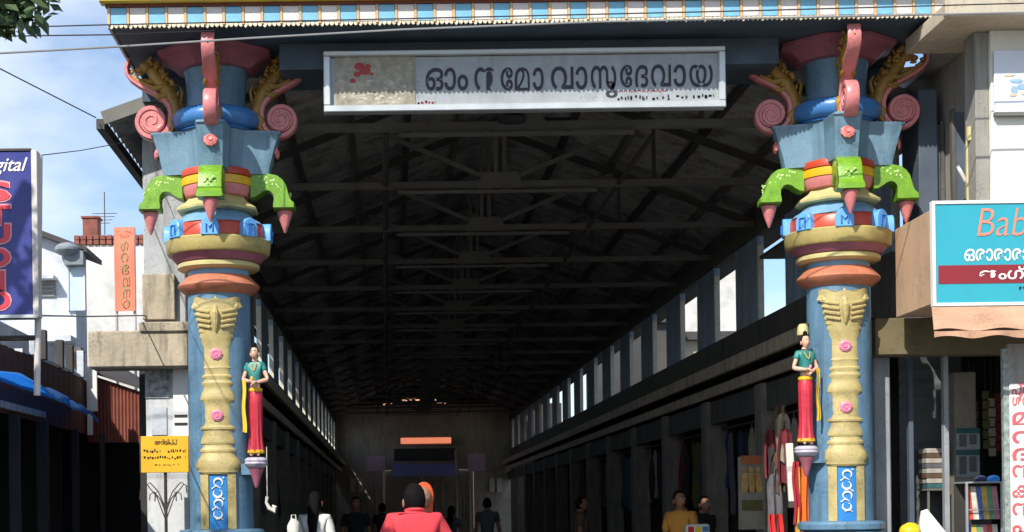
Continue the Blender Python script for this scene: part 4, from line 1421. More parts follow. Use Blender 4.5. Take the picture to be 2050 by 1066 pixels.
add_head(hd, (0, -0.01, 0.46), 0.78)
cb.join(hd)
for sg in (1, -1):
    hand(cb, (sg * 0.08, -0.16, 0.22), (-sg * 0.3, -0.6, 0.1), sg, (0, 0, 1), 0.5)
base = Vector((cx_, Yr + 0.28, cz_ - 0.45))
def put(mb):
    mb.v = [p + base for p in mb.v]
    return mb
part('body', put(cb), SKIN, chd, smooth=80)
dress = skin([((0, 0, -0.05), 0.12), ((0, 0, 0.12), 0.105), ((0, 0, 0.26), 0.095), ((0, 0, 0.32), 0.055), ((0.1, 0, 0.27), 0.048), ((-0.1, 0, 0.27), 0.048)], [(0, 1), (1, 2), (2, 3), (2, 4), (2, 5)], 2)
part('dress', put(dress), C_ORANGE, chd, smooth=80)
hood = MB().ball((0.0, 0.015, 0.475), (0.078, 0.092, 0.108), 24, 18, lambda q: q if q.y > -0.035 else Vector((q.x, -0.035 + (q.y + 0.035) * 0.1, q.z)))
hood.tube([(0, 0.04, 0.46), (0, 0.06, 0.36), (0, 0.06, 0.24)], [0.075, 0.07, 0.05], 12)
part('headscarf', put(hood), C_ORANGE, chd, smooth=80)

wl_ = stand(630, 18.0)
wom, fin = figure('person', 'woman in a white top with long dark hair walking into the hall', (wl_[0], 18.0, 0.12), pi - 0.15, 1.0,
                  {1: ((0.21, 0.03, 1.15), (0.22, -0.06, 0.90)), -1: ((-0.215, 0.03, 1.15), (-0.235, -0.08, 0.91))}, (C_WHITE, C_DARK), 'long', True, True, sleeves=1.5, face=True)
bx_, bz_ = at(588, 1050, 17.1)
bagm = MB().ball((bx_, 17.1, bz_ - 0.05), (0.07, 0.05, 0.11), 14, 10, lambda q: q * (1 + 0.12 * mnoise.noise(q * 22)))
bagm.tube([(bx_ - 0.03, 17.1, bz_ + 0.02), (bx_ - 0.02, 17.1, bz_ + 0.10), (bx_ + 0.02, 17.1, bz_ + 0.10), (bx_ + 0.03, 17.1, bz_ + 0.02)], 0.008, 6)
solo('carrier_bag', bagm, PLASTICW, 'white carrier bag at the side of the woman in the white top', 'bag')

yl = stand(1362, 19.6)
ymn, fin = figure('person', 'man in a mustard shirt facing sideways inside the hall on the right', (yl[0], 19.6, 0.12), radians(-38), 0.985,
                  {1: ((0.24, -0.02, 1.15), (0.18, -0.25, 1.06)), -1: ((-0.25, 0.02, 1.15), (-0.24, -0.12, 0.92))}, (C_YEL, C_DARK), 'short', sleeves=0.8, head_turn=radians(60))
px_, pz_ = at(1396, 1058, 19.1)
pk = MB().box(px_ - 0.14, px_ + 0.14, 19.05, 19.2, pz_ - 0.16, pz_ + 0.05)
pkt = thing('packet', 'colourful packet carried in front of the man in the mustard shirt', 'packet', (px_, 19.12, pz_ - 0.16))
part('wrapper', pk, PLASTICW, pkt, 0.02)
for i, m in enumerate((BRIGHT[1], PLASTICY, RINGBLUE)):
    part('print_patch', MB().box(px_ - 0.12 + i * 0.085, px_ - 0.05 + i * 0.085, 19.044, 19.049, pz_ - 0.1 + 0.03 * i, pz_ + 0.02), m, pkt)
for px, Y, s, ms, lab, rot, hr, sk_ in (
        (1408, 20.8, 0.95, (C_BLACK, C_DARK), 'dark-clothed person with black hair behind the man in the mustard shirt', 0.6, 'short', False),
        (975, 30.0, 1.0, (C_GREY, C_DARK), 'person in grey walking far inside the hall towards the temple', pi, 'short', False),
        (765, 34.0, 0.97, (C_BLACK, C_DARK), 'person in black far inside the hall, left of the man in red', pi + 0.2, 'short', False),
        (712, 25.0, 1.0, (C_BLACK, C_DARK), 'dark-clothed person between the woman in white and the man in red', 0.1, 'short', False),
        (903, 31.0, 0.92, (C_GREY, C_BLACK), 'woman in grey deep in the hall, right of the man in red', 2.9, 'long', True),
        (1162, 24.0, 0.97, (CLOTHS[5], C_DARK), 'person in brown standing by the dark stalls on the right', 1.5, 'short', False)):
    p = stand(px, Y)
    figure('person', lab, (p[0], Y, 0.12), rot, s, hang, ms, hr, sk_, sk_)

# ------------------------------------------------------------------ goods in the shops of the hall
def garment(mb, x, y, z, w, h, ax, rng):
    """a hanging piece of clothing: folded panel on a hanger, broad at the shoulders; ax = 0 spans x, 1 spans y"""
    ph = rng.uniform(0, 6)
    def fn(u, v):
        ww = w * (0.55 + 0.45 * min(1, v * 7)) * (1 - 0.12 * v)
        a = (u - 0.5) * ww
        b = 0.03 * sin(u * 11 + ph) * (0.3 + v) + 0.02 * sin(v * 5 + ph)
        zz_ = z - h * v - (0.10 * abs(u - 0.5) * 2 * w if v < 0.15 else 0) + 0.02 * sin(u * 9 + ph) * v
        return (x + a, y + b, zz_) if ax == 0 else (x + b, y + a, zz_)
    mb.sheet(fn, 8, 8, (0, 0.018, 0) if ax == 0 else (0.018, 0, 0))
    hk = [(x, y, z - 0.02), (x, y, z + 0.05), (x + (0.02 if ax == 0 else 0), y + (0.02 if ax else 0), z + 0.08)]
    mb.tube(hk, 0.005, 5)
    return mb


rg = random.Random(31)
ORD = ['first', 'second', 'third', 'fourth', 'fifth', 'sixth', 'seventh']
GNAMES = ['maroon', 'navy', 'olive', 'cream', 'grey', 'brown', 'teal', 'black']
for side, xi in ((1, XR), (-1, XL)):
    for bay in range(7 if side > 0 else 4):
        y0 = 17.05 + 3.6 * bay + 0.55
        rail = MB().tube([(xi + side * 0.05, y0 - 0.1, 2.78), (xi + side * 0.05, y0 + 2.95, 2.78)], 0.016, 8)
        where = ORD[bay] + ' shop, ' + ('right' if side > 0 else 'left') + ' hall side'
        solo('hanging_rail', rail, STEELD, 'clothes rail of the ' + where, 'rail', 'clothes rails in the hall shops')
        for q in range(7):
            ci = rg.randrange(8)
            gm = garment(MB(), xi + side * (0.05 + rg.uniform(-0.03, 0.05)), y0 + 0.2 + q * 0.4, 2.70, rg.uniform(0.34, 0.5), rg.uniform(0.6, 1.25), 1, rg)
            solo('hanging_garment', gm, CLOTHS[ci], GNAMES[ci] + ' garment, ' + ORD[q] + ' on the rail of the ' + where, 'garment', 'garments hanging in the hall shops')
# counters
for side, xi in ((1, XR), (-1, XL)):
    for bay in range(5 if side > 0 else 3):
        y0 = 17.05 + 3.6 * bay + 0.6
        ct = thing('shop_counter', 'low counter behind the clothes of the ' + ORD[bay] + ' shop, ' + ('right' if side > 0 else 'left') + ' side of the hall', 'counter', (xi + side * 0.45, y0 + 1.3, 0.12), 'counters of the hall shops')
        part('top', MB().box(xi + side * 0.45 - 0.3, xi + side * 0.45 + 0.3, y0, y0 + 2.6, 1.0, 1.05), LEDGE, ct, 0.008)
        part('front_panel', MB().box(xi + side * 0.45 - 0.25, xi + side * 0.45 + 0.25, y0 + 0.05, y0 + 2.55, 0.12, 1.0), SHOPDARK, ct)
# shopfront just inside right of the gate: pictures, bright cloth, tube
def px_box(name, box, Y, dep, m, label, cat, group=None, bevel=0.0):
    x0, x1, z0, z1 = poster_box(*box, Y)
    return solo(name, MB().box(x0, x1, Y, Y + dep, z0, z1), m, label, cat, group, bevel)


x0, x1, z0, z1 = poster_box(1478, 915, 1532, 1060, 18.6)
po = thing('shop_display_board', 'framed display board with orange and yellow figures in the shop right of the hall', 'display board', ((x0 + x1) / 2, 18.6, z0))
part('backing', MB().box(x0, x1, 18.6, 18.64, z0, z1), SHOPPIER, po)
xa, xb, za2, zb2 = poster_box(1484, 930, 1526, 985, 18.59)
ofig = MB()
for i in range(3):
    xx = xa + (xb - xa) * (i + 0.5) / 3
    ofig.ball((xx, 18.592, zb2 - 0.06), (0.03, 0.006, 0.035), 9, 6)
    ofig.prism([(xx - 0.05, za2), (xx + 0.05, za2), (xx + 0.03, zb2 - 0.1), (xx - 0.03, zb2 - 0.1)], 18.588, 18.596)
part('printed_figures', ofig, mat('printed gold figures', (0.5, 0.30, 0.10), 0.6, 0.4, 12, 0), po)
part('orange_band', MB().box(xa, xb, 18.585, 18.599, zb2, zb2 + 0.1), mat('printed orange band', (0.42, 0.12, 0.04), 0.6, 0.4, 12, 0), po)
part('green_band', MB().box(xa, xb, 18.585, 18.599, z0 + 0.22, z0 + 0.34), CLOTHS[2], po)
# leaning pale tube light
xt0, zt0 = at(1586, 1005, 16.55)
xt1, zt1 = at(1580, 888, 16.55)
tl = thing('tube_light', 'pale unlit tube light batten fixed upright on the shop front beside the right statue', 'tube light', (xt0, 16.55, zt0))
part('batten', MB().bar((xt0, 16.55, zt0), (xt1, 16.55, zt1), 0.075, 0.05, (0, 1, 0)), PLASTICW, tl, 0.008)
part('end_cap', MB().bar((xt0, 16.55, zt0 - 0.06), (xt0, 16.55, zt0 - 0.002), 0.08, 0.055, (0, 1, 0)), STEELD, tl)
# bright saris and cloths hanging at the near right shop
for i, (pa, pb, ya, yb2, mi, lb) in enumerate((
        (1592, 1606, 935, 1066, 3, 'gold cloth strip hanging under the right statue'),
        (1604, 1624, 928, 1062, 0, 'orange cloth strip hanging under the right statue'),
        (1622, 1640, 955, 1050, 1, 'red cloth strip hanging between the right statue and its column'),
        (1588, 1600, 925, 990, 2, 'crimson cloth strip hanging just left of the right statue'),
        (1540, 1554, 1030, 1075, 1, 'red cloth bundle at the lower shop front, left one of two'),
        (1556, 1571, 1030, 1075, 1, 'red cloth bundle at the lower shop front, right one of two'))):
    Y = 15.9 if i < 4 else 16.6
    x0, x1, z0, z1 = poster_box(pa, ya, pb, yb2 + (60 if i < 4 else 30), Y)
    cl = MB().sheet(lambda u, v: (x0 + (x1 - x0) * u + 0.008 * sin(v * 7 + i), Y + 0.02 * sin(u * 8 + i) + 0.01 * sin(v * 6), z1 - (z1 - z0) * v), 8, 12, (0, 0.02, 0))
    solo('hanging_cloth', cl, BRIGHT[mi], lb, 'cloth')
for i in range(9):
    pxx = 1528 + rg.uniform(0, 46)
    pyy = rg.uniform(800, 960)
    x, z = at(pxx, pyy, 17.3)
    ci = (0, 3, 4, 5, 7, 0, 3, 4, 5)[i]
    solo('hanging_garment', garment(MB(), x, 17.3 + 0.03 * i, z, 0.16, rg.uniform(0.4, 0.9), 0, rg), CLOTHS[ci],
         'narrow ' + GNAMES[ci] + ' garment hanging ' + ('in front' if i < 5 else 'behind') + ' in the shop beside the right statue', 'garment', 'garments at the first shop on the right')
# white carved thing hung on the left, next to the blue column
wx, wz = at(543, 1012, 16.4)
wm = MB().tube([(wx - 0.04, 16.4, wz + 0.09), (wx - 0.05, 16.4, wz + 0.03), (wx - 0.02, 16.4, wz - 0.03), (wx + 0.035, 16.4, wz - 0.06), (wx + 0.04, 16.4, wz - 0.02), (wx + 0.01, 16.4, wz)], [0.018, 0.014, 0.022, 0.03, 0.022, 0.008], 8)
wm.tube([(wx - 0.04, 16.4, wz + 0.08), (wx - 0.04, 16.4, wz + 0.6)], 0.004, 5)
solo('shell_ornament', wm, PLASTICW, 'small curled white ornament hanging right of the gate column with the notice board', 'ornament')

# ------------------------------------------------------------------ left side street
# papers on the hall pillar
px_box('pasted_poster', (290, 742, 339, 797), 16.19, 0.006, mat('grey photo poster', (0.40, 0.41, 0.42), 0.6, 0.9, 16, 0, 0.6, (0.05, 0.05, 0.05)), 'black and white poster pasted on the grey pillar under the concrete beam', 'poster')
px_box('pasted_poster', (303, 815, 334, 871), 16.19, 0.006, mat('pale worn paper', (0.52, 0.55, 0.60), 0.7, 0.3, 8, 0, 0.6, (0.32, 0.36, 0.42)), 'faded pale paper pasted on the pillar above the yellow notice board', 'poster')
x0, x1, z0, z1 = poster_box(346, 738, 378, 900, 16.17)
wb = thing('white_board', 'white board with two dark lines fixed to the pillar beside the blue column', 'board', ((x0 + x1) / 2, 16.17, z0))
part('panel', MB().box(x0, x1, 16.17, 16.195, z0, z1), WHITEP, wb)
for py in (833, 849):
    z = at(360, py, 16.17)[1]
    part('dark_line', MB().box(x0 + 0.01, x1 - 0.01, 16.165, 16.169, z - 0.015, z + 0.012), BLACKINK, wb)
# yellow notice board on a post with curled iron rods
YN = 15.6
x0, x1, z0, z1 = poster_box(281, 874, 378, 946, YN)
nb = thing('notice_board', 'yellow notice board with black Malayalam heading standing on an iron post before the pillar', 'notice board', ((x0 + x1) / 2, YN, 0))
part('panel', MB().box(x0, x1, YN, YN + 0.02, z0, z1), YBOARD, nb, 0.004)
part('frame_bar', MB().box(x0 - 0.008, x0, YN - 0.004, YN + 0.022, z0, z1), IRON, nb)
text("അറിയിപ്പ്", BLACKINK, nb, x0 + 0.14, x1 - 0.11, z1 - 0.085, z1 - 0.03, YN - 0.001, bold=0.01)
rd = random.Random(5)
for k, (za3, hh, gp) in enumerate(((0.142, 0.04, 0.08), (0.21, 0.042, 0.08), (0.27, 0.02, 0.3))):
    part('small_print', smallprint(MB(), x0 + (0.03 if k < 2 else 0.13), x1 - (0.03 if k < 2 else 0.1), z1 - za3 - 0.02, z1 - za3 + hh - 0.02, YN - 0.001, rd, gp), BLACKINK, nb)
xm = (x0 + x1) / 2
part('post', MB().tube([(xm, YN + 0.04, 0), (xm, YN + 0.04, z1 - 0.05)], 0.016, 8), IRON, nb)
for k, (dx, h) in enumerate(((0.20, 0.30), (0.15, 0.24), (0.10, 0.30), (0.24, 0.42))):
    for sg in (-1, 1):
        zb3 = z0 - 0.35 - 0.04 * k
        part('curled_rod', MB().tube([(xm, YN + 0.03, zb3), (xm + sg * dx * 0.35, YN + 0.03, zb3 + h * 0.55), (xm + sg * dx * 0.75, YN + 0.03, zb3 + h * 0.85), (xm + sg * dx, YN + 0.03, zb3 + h * 0.75), (xm + sg * dx * 1.05, YN + 0.03, zb3 + h * 0.5)], 0.006, 6), IRON, nb)
# wall below the pillar on the left is the pillar itself; row of shops running back on the left
row = thing('shop_row', 'row of dark open shops with red brown corrugated fascia along the left side', 'shop row', (-4.6, 16, 0))
XF = -3.92
def corr(fn, n, th):
    return MB().sheet(fn, n, 1, th)


ya, yb2 = 8.0, 20.9
N_ = 172
part('fascia_sheet', corr(lambda u, v: (XF + 0.014 * sin(u * N_ / 4 * 2 * pi), ya + (yb2 - ya) * u, 2.66 + (3.36 - 2.66) * v), N_, (-0.008, 0, 0)), RUSTSHADE, row, smooth=60)
xr_, zr_ = at(287, 800, 20.9)
zt4 = at(190, 748, 20.9)[1]
zb4 = at(230, 886, 20.9)[1]
N2 = 64
part('end_sheet', corr(lambda u, v: (XF + (xr_ - XF) * u, 20.9 + 0.012 * sin(u * N2 / 4 * 2 * pi), zb4 + ((zt4 - 0.26 * u) - zb4) * v), N2, (0, 0.008, 0)), RUST, row, smooth=60)
part('roof_slab', MB().box(-8, XF - 0.03, ya, 23, 3.26, 3.34), DARKROOF, row)
part('lean_roof', MB().add([(XF, 20.8, zt4 + 0.02), (xr_ + 0.1, 20.8, zt4 - 0.26), (xr_ + 0.1, 23, zt4 - 0.2), (XF, 23, zt4 + 0.3), (XF, 20.8, zt4 + 0.06), (xr_ + 0.1, 20.8, zt4 - 0.22), (xr_ + 0.1, 23, zt4 - 0.16), (XF, 23, zt4 + 0.34)],
                          [(0, 1, 2, 3), (7, 6, 5, 4), (0, 4, 5, 1), (1, 5, 6, 2), (2, 6, 7, 3), (3, 7, 4, 0)]), DARKROOF, row)
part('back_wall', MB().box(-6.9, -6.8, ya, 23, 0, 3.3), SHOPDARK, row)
part('front_wall', MB().box(-6.8, XF, ya - 0.1, ya - 0.002, 0, 3.3), SHOPDARK, row)  # unseen wall added to keep sun out of the shops
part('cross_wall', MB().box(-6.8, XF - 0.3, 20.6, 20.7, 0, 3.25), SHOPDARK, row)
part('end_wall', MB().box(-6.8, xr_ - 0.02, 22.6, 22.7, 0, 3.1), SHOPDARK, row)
for px, Y, w in ((28, 16.6, 0.10), (84, 18.0, 0.12), (150, 19.6, 0.08), (205, 20.85, 0.06)):
    x = at(px, 950, Y)[0]
    part('post', MB().box(x - w / 2, x + w / 2, Y, Y + w, 0, 2.66), DARKWOOD, row)
part('hall_side_wall', MB().box(xr_, xr_ + 0.08, 20.95, 26, 0, 3.0), SHOPDARK, row)
# white strip light / board on the corner of the row
x0, x1, z0, z1 = poster_box(174, 742, 196, 824, 20.7)
cb_ = thing('corner_strip_sign', 'narrow white vertical strip at the corner between dark fascia and red sheet', 'strip sign', ((x0 + x1) / 2, 20.7, z0 - 0.3))
part('upper_panel', MB().box(x0, x1, 20.66, 20.72, z0, z1), WHITEP, cb_, 0.005)
part('lower_panel', MB().box(x0, (x0 + x1) / 2, 20.67, 20.72, z0 - 0.31, z0 - 0.002), WHITEP, cb_, 0.005)
part('cap_bracket', MB().bar((x0 - 0.12, 20.7, z1 + 0.06), (x1, 20.7, z1 + 0.01), 0.05, 0.035), WHITEP, cb_)
# dark potted figure by the corner
fxx, fzz = at(157, 715, 20.8)
pp = MB().lathe([(0.04, fzz - 0.16), (0.07, fzz - 0.08), (0.06, fzz), (0.09, fzz + 0.06), (0.05, fzz + 0.12)], 10, (fxx, 20.8, 0), shape=lambda a, z: 1 + 0.3 * sin(3 * a + z * 30))
solo('rusty_lamp', pp, IRON, 'rusty brown lamp housing on the roof corner above the white strip', 'lamp')
# blue tarpaulin
rt = random.Random(9)
def tp(u, v):
    Y = 14.6 + 5.4 * u
    x = XF + 0.04 + 0.72 * v * (1 - 0.6 * u) + 0.02 * sin(u * 23) * v
    z = 2.96 - 0.10 * v - 0.10 * max(0, v - 0.7) * 3 * (1 + 0.25 * sin(u * 29)) + 0.02 * sin(u * 17 + v * 2) * v + 0.012 * sin(u * 41) * v
    return (x, Y, z)
solo('blue_tarpaulin', MB().sheet(tp, 70, 10, (0, 0, 0.012)), TARP, 'blue tarpaulin strip sagging along the fascia of the left shops', 'tarpaulin', smooth=60)
part('rail_timber', MB().bar((XF + 0.05, 14.6, 2.72), (XF + 0.05, 18.0, 2.74), 0.05, 0.07), LEDGE, row)
# railing on the roof
rx = thing('roof_railing', 'row of white balusters on the roof edge of the left shops', 'railing', (-4.3, 18.6, 3.38))
for px in (66, 84, 118, 138, 160):
    Y = 17.6 + (px - 66) * 0.031
    xx = at(px, 690, Y)[0]
    part('baluster_and_gap', MB().box(xx - 0.045, xx + 0.045, Y, Y + 0.09, 3.38, 3.72), DARKROOF if px in (84, 118, 138) else HOUSEW, rx, 0.006)  # dark boxes fill the gaps between the white posts
part('coping', MB().bar((-4.02, 17.3, 3.40), (-4.02, 20.8, 3.40), 0.16, 0.04), HOUSEW, rx)
part('parapet_panel', MB().box(-4.3, -4.22, 17.0, 20.8, 3.38, 3.74), HOUSEW, rx)

# houses behind
hs = thing('white_house', 'stained white house with sloping dark roof edge behind the blue studio sign', 'house', (-7.5, 29, 0))
YH = 28.0
xw0, xw1 = at(-120, 600, YH)[0], at(152, 600, YH)[0]
zl, zr2 = at(60, 466, YH)[1], at(152, 500, YH)[1]
sl_ = (zr2 - zl) / (xw1 - at(60, 466, YH)[0])
zfun = lambda x: zl + sl_ * (x - at(60, 466, YH)[0])
part('wall', MB().prism([(xw0, 0), (xw1, 0), (xw1, zfun(xw1)), (xw0, zfun(xw0))], YH, YH + 1.0), HOUSEW, hs)
part('roof', MB().prism([(xw0, zfun(xw0)), (xw1 + 0.25, zfun(xw1 + 0.25)), (xw1 + 0.25, zfun(xw1 + 0.25) + 0.09), (xw0, zfun(xw0) + 0.10)], YH - 0.25, YH + 1.2), DARKROOF, hs)
x0, x1, z0, z1 = poster_box(66, 563, 112, 596, YH)
w_ = part('window', MB().box(x0, x1, YH - 0.03, YH + 0.02, z0, z1), mat('weathered grey shutter', (0.26, 0.26, 0.25), 0.7, 0.2, 6, 0.1), hs)
part('sunshade', MB().box(x0 - 0.08, x1 + 0.02, YH - 0.3, YH - 0.001, z1, z1 + 0.06), HOUSEW, w_)
for i in range(4):
    part('slat', MB().box(x0 + 0.02, x1 - 0.02, YH - 0.045, YH - 0.031, z0 + (z1 - z0) * (i + 0.2) / 4, z0 + (z1 - z0) * (i + 0.75) / 4), MATS['weathered grey shutter'], w_)
x0, x1, z0, z1 = poster_box(-30, 652, 10, 682, YH)
part('window', MB().box(x0, x1, YH - 0.03, YH + 0.02, z0, z1), SHUTTER, hs)
xh, zh = at(65, 690, YH)[0], at(65, 690, YH)[1]
part('ledge', MB().box(xw0, xw1, YH - 0.5, YH - 0.002, zh, zh + 0.1), HOUSEW, hs)

h2 = thing('white_building', 'old white building with red brown parapet and square chimney behind the left pillar', 'building', (-7, 36, 0))
YB = 34.0
x0, x1 = at(148, 500, YB)[0], at(330, 500, YB)[0]
zt5, zp = at(220, 491, YB)[1], at(220, 471, YB)[1]
part('wall', MB().box(x0, x1, YB, YB + 8, 0, zt5), HOUSEW2, h2)
bw = (x1 - x0) / 14
for r_ in range(2):
    for i in range(14):
        o = MB().box(x0 + bw * i + 0.012, x0 + bw * (i + 1) - 0.012, YB - 0.05, YB + 0.2, zt5 + r_ * (zp - zt5) / 2 + 0.004, zt5 + (r_ + 1) * (zp - zt5) / 2 - 0.006)
        part('parapet_block', o, BRICKRED, h2, 0.008)
xc0, xc1, zc0, zc1 = poster_box(165, 437, 196, 473, YB + 0.3)
ch = part('chimney', MB().box(xc0, xc1, YB + 0.3, YB + 0.7, zc0 - 0.1, zc1), BRICKRED, h2, 0.01)
part('cap', MB().box(xc0 - 0.03, xc1 + 0.03, YB + 0.27, YB + 0.73, zc1, zc1 + 0.04), BRICKRED, ch)
x0, x1, z0, z1 = poster_box(138, 540, 168, 622, YH - 0.05)
dw = part('tall_window', MB().box(x0, x1, YH - 0.06, YH - 0.001, z0, z1), PALEPANEL, hs)
part('frame', MB().box(x0 - 0.03, x0, YH - 0.08, YH - 0.001, z0, z1).box(x1, x1 + 0.03, YH - 0.08, YH - 0.001, z0, z1).box(x0 - 0.03, x1 + 0.03, YH - 0.08, YH - 0.001, z1, z1 + 0.03), HOUSEW, dw)
# rounded stone water spout at the house corner
sxp, szp = at(135, 500, YH - 0.2)
part('corner_spout', MB().ball((sxp, YH - 0.2, szp), (0.22, 0.25, 0.12), 14, 9).box(sxp - 0.05, sxp + 0.28, YH - 0.25, YH - 0.02, szp - 0.27, szp), mat('grey weathered stone', (0.22, 0.25, 0.28), 0.8, 0.3, 5, 0.3), hs)
# aerial mast
ax_, az_ = at(210, 470, YB + 1)
az2 = at(210, 385, YB + 1)[1]
am = MB().tube([(ax_, YB + 1, az_), (ax_, YB + 1, az2)], 0.012, 6)
for i in range(4):
    am.tube([(ax_ - 0.12 - 0.05 * i, YB + 1, az_ + 0.25 + i * 0.07), (ax_ + 0.12 + 0.05 * i, YB + 1, az_ + 0.25 + i * 0.07)], 0.008, 5)
solo('roof_aerial', am, IRON, 'thin television aerial on the parapet of the old white building', 'aerial')
# orange banner
YO = 31.0
x0, x1, z0, z1 = poster_box(228, 455, 271, 623, YO)
bn = thing('orange_banner', 'tall orange banner with a column of olive Malayalam letters on the white building', 'banner', ((x0 + x1) / 2, YO, z0))
part('cloth', MB().sheet(lambda u, v: (x0 + (x1 - x0) * u, YO + 0.02 * sin(v * 7) + 0.012 * sin(u * 6), z0 + (z1 - z0) * v), 8, 16, (0, 0.015, 0)), ORANGE, bn, smooth=60)
part('pole', MB().tube([(x0 + 0.02, YO + 0.07, 0), (x0 + 0.02, YO + 0.07, z1)], 0.03, 8).tube([(x1 - 0.02, YO + 0.07, 0), (x1 - 0.02, YO + 0.07, z1)], 0.03, 8), POLE, bn)
part('small_print', smallprint(smallprint(MB(), x0 + 0.05, x1 - 0.05, z1 - 0.12, z1 - 0.07, YO - 0.03, random.Random(1), 0.05), x0 + 0.12, x1 - 0.1, z1 - 0.2, z1 - 0.15, YO - 0.03, random.Random(2), 0.05), BROWNINK, bn)
hgt = (z1 - z0 - 0.32) / 6
for i, chh in enumerate("ഗറഭവനഠ"):
    zt6 = z1 - 0.28 - i * hgt
    text(chh, BANNERINK, bn, x0 + 0.12, x1 - 0.12, zt6 - hgt * 0.8, zt6, YO - 0.035, bold=0.0)

# studio sign
YS = 11.5
ss = thing('studio_sign', 'dark blue vertical shop sign with red STUDIO letters at the left edge', 'sign', (-2.75, YS, 2.5))
xs1 = at(64, 460, YS)[0]
xs0 = xs1 - 0.52
zs1, zs0 = at(40, 303, YS)[1], at(40, 630, YS)[1]
part('panel', MB().box(xs0, xs1, YS, YS + 0.12, zs0, zs1), SIGNBLUE, ss, 0.004)
part('edge_strip', MB().box(xs1 + 0.002, xs1 + 0.045, YS - 0.015, YS + 0.10, zs0 - 0.02, zs1 + 0.005), POLE, ss, 0.004)
part('top_strip', MB().box(xs0, xs1, YS - 0.01, YS + 0.12, zs1 + 0.002, zs1 + 0.018), IRON, ss)
part('bottom_strip', MB().box(xs0, xs1 + 0.03, YS - 0.012, YS + 0.12, zs0 - 0.025, zs0 - 0.002), ALU, ss)
text("Digital", WHITEP, ss, at(-46, 330, YS)[0], at(56, 330, YS)[0], at(30, 352, YS)[1], at(30, 316, YS)[1], YS - 0.001, shear=0.35, bold=0.01)
for i, chh in enumerate("STUDIO"):
    pc = (384, 431, 469, 516, 562, 602)[i]
    h = 0.136
    xcn, zc_ = at(-4, pc, YS)
    wd = 0.048 if chh == 'I' else 0.089
    text(chh, SIGNPINK, ss, xcn - wd - 0.012, xcn + wd + 0.012, zc_ - h / 2 - 0.012, zc_ + h / 2 + 0.012, YS - 0.001, name='letter_outline', bold=0.045)
    text(chh, SIGNRED, ss, xcn - wd, xcn + wd, zc_ - h / 2, zc_ + h / 2, YS - 0.006, bold=0.035)
part('pole', MB().tube([(xs1 - 0.01, YS + 0.14, 2.48), (xs1 + 0.01, YS + 0.14, zs0 + 0.2), (xs1 + 0.03, YS + 0.14, zs1)], 0.024, 10), POLE, ss)
part('support_arm', MB().tube([(XF + 0.01, YS + 0.14, 2.9), (xs1 - 0.005, YS + 0.14, 2.9)], 0.02, 8).tube([(XF + 0.01, YS + 0.14, 3.3), (xs1, YS + 0.14, 3.3)], 0.02, 8), IRON, ss)

# ------------------------------------------------------------------ right building and its shop
rb = thing('cream_building', 'cream walled building with beige roof slab rising at the right edge', 'building', (7, 16, 0))
XB = at(1985, 250, 13.9)[0]
SZ = 5.72
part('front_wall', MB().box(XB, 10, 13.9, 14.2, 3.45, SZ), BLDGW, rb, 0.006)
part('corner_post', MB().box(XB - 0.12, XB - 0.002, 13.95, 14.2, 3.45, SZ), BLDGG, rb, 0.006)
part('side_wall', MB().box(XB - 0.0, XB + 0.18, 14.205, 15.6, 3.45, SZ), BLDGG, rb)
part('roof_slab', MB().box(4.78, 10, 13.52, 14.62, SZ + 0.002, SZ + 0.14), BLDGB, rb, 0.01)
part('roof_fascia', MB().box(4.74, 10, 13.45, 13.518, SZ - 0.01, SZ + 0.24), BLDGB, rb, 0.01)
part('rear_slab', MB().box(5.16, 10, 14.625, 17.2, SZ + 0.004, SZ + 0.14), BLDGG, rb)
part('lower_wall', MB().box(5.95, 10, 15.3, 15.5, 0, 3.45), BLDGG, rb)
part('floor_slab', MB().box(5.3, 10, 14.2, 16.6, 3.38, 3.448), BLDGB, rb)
# slanted grey strut and bay beside the hall wall
part('grey_bay', MB().box(5.02, 5.2, 15.0, 15.5, 4.2, 5.5), SHUTTER, rb, 0.01)
for k, (px0_, px1_, pt, pb_) in enumerate(((1912, 1940, 225, 420), (1862, 1884, 250, 420))):
    Yw = 14.55 + 0.5 * k
    x0, x1, z0, z1 = poster_box(px0_, pt, px1_, pb_, Yw)
    f = part('window_shutter', MB().box(x0, x1, Yw, Yw + 0.04, z0, z1), SHUTTER, rb, 0.005)
    part('frame', MB().box(x0 - 0.035, x0 - 0.001, Yw - 0.01, Yw + 0.05, z0, z1 + 0.03).box(x1 + 0.001, x1 + 0.035, Yw - 0.01, Yw + 0.05, z0, z1 + 0.03), HALLDARK, f)
x0, z1 = at(1944, 255, 14.1)
part('drain_pipe', MB().tube([(x0, 14.1, z1), (x0, 14.1, z1 - 0.12)], 0.04, 12), CREAM, rb)
part('drain_pipe', MB().tube([(x0 - 0.005, 14.16, z1 - 0.1), (x0 - 0.005, 14.16, 3.45)], 0.022, 10), CREAM, rb)
x0, z1 = at(1922, 345, 14.3)
part('loose_cable', MB().tube([(x0 - 0.02, 14.3, z1 + 0.05), (x0, 14.28, z1), (x0 + 0.05, 14.3, z1 - 0.08)], 0.016, 6), WHITEP, rb)
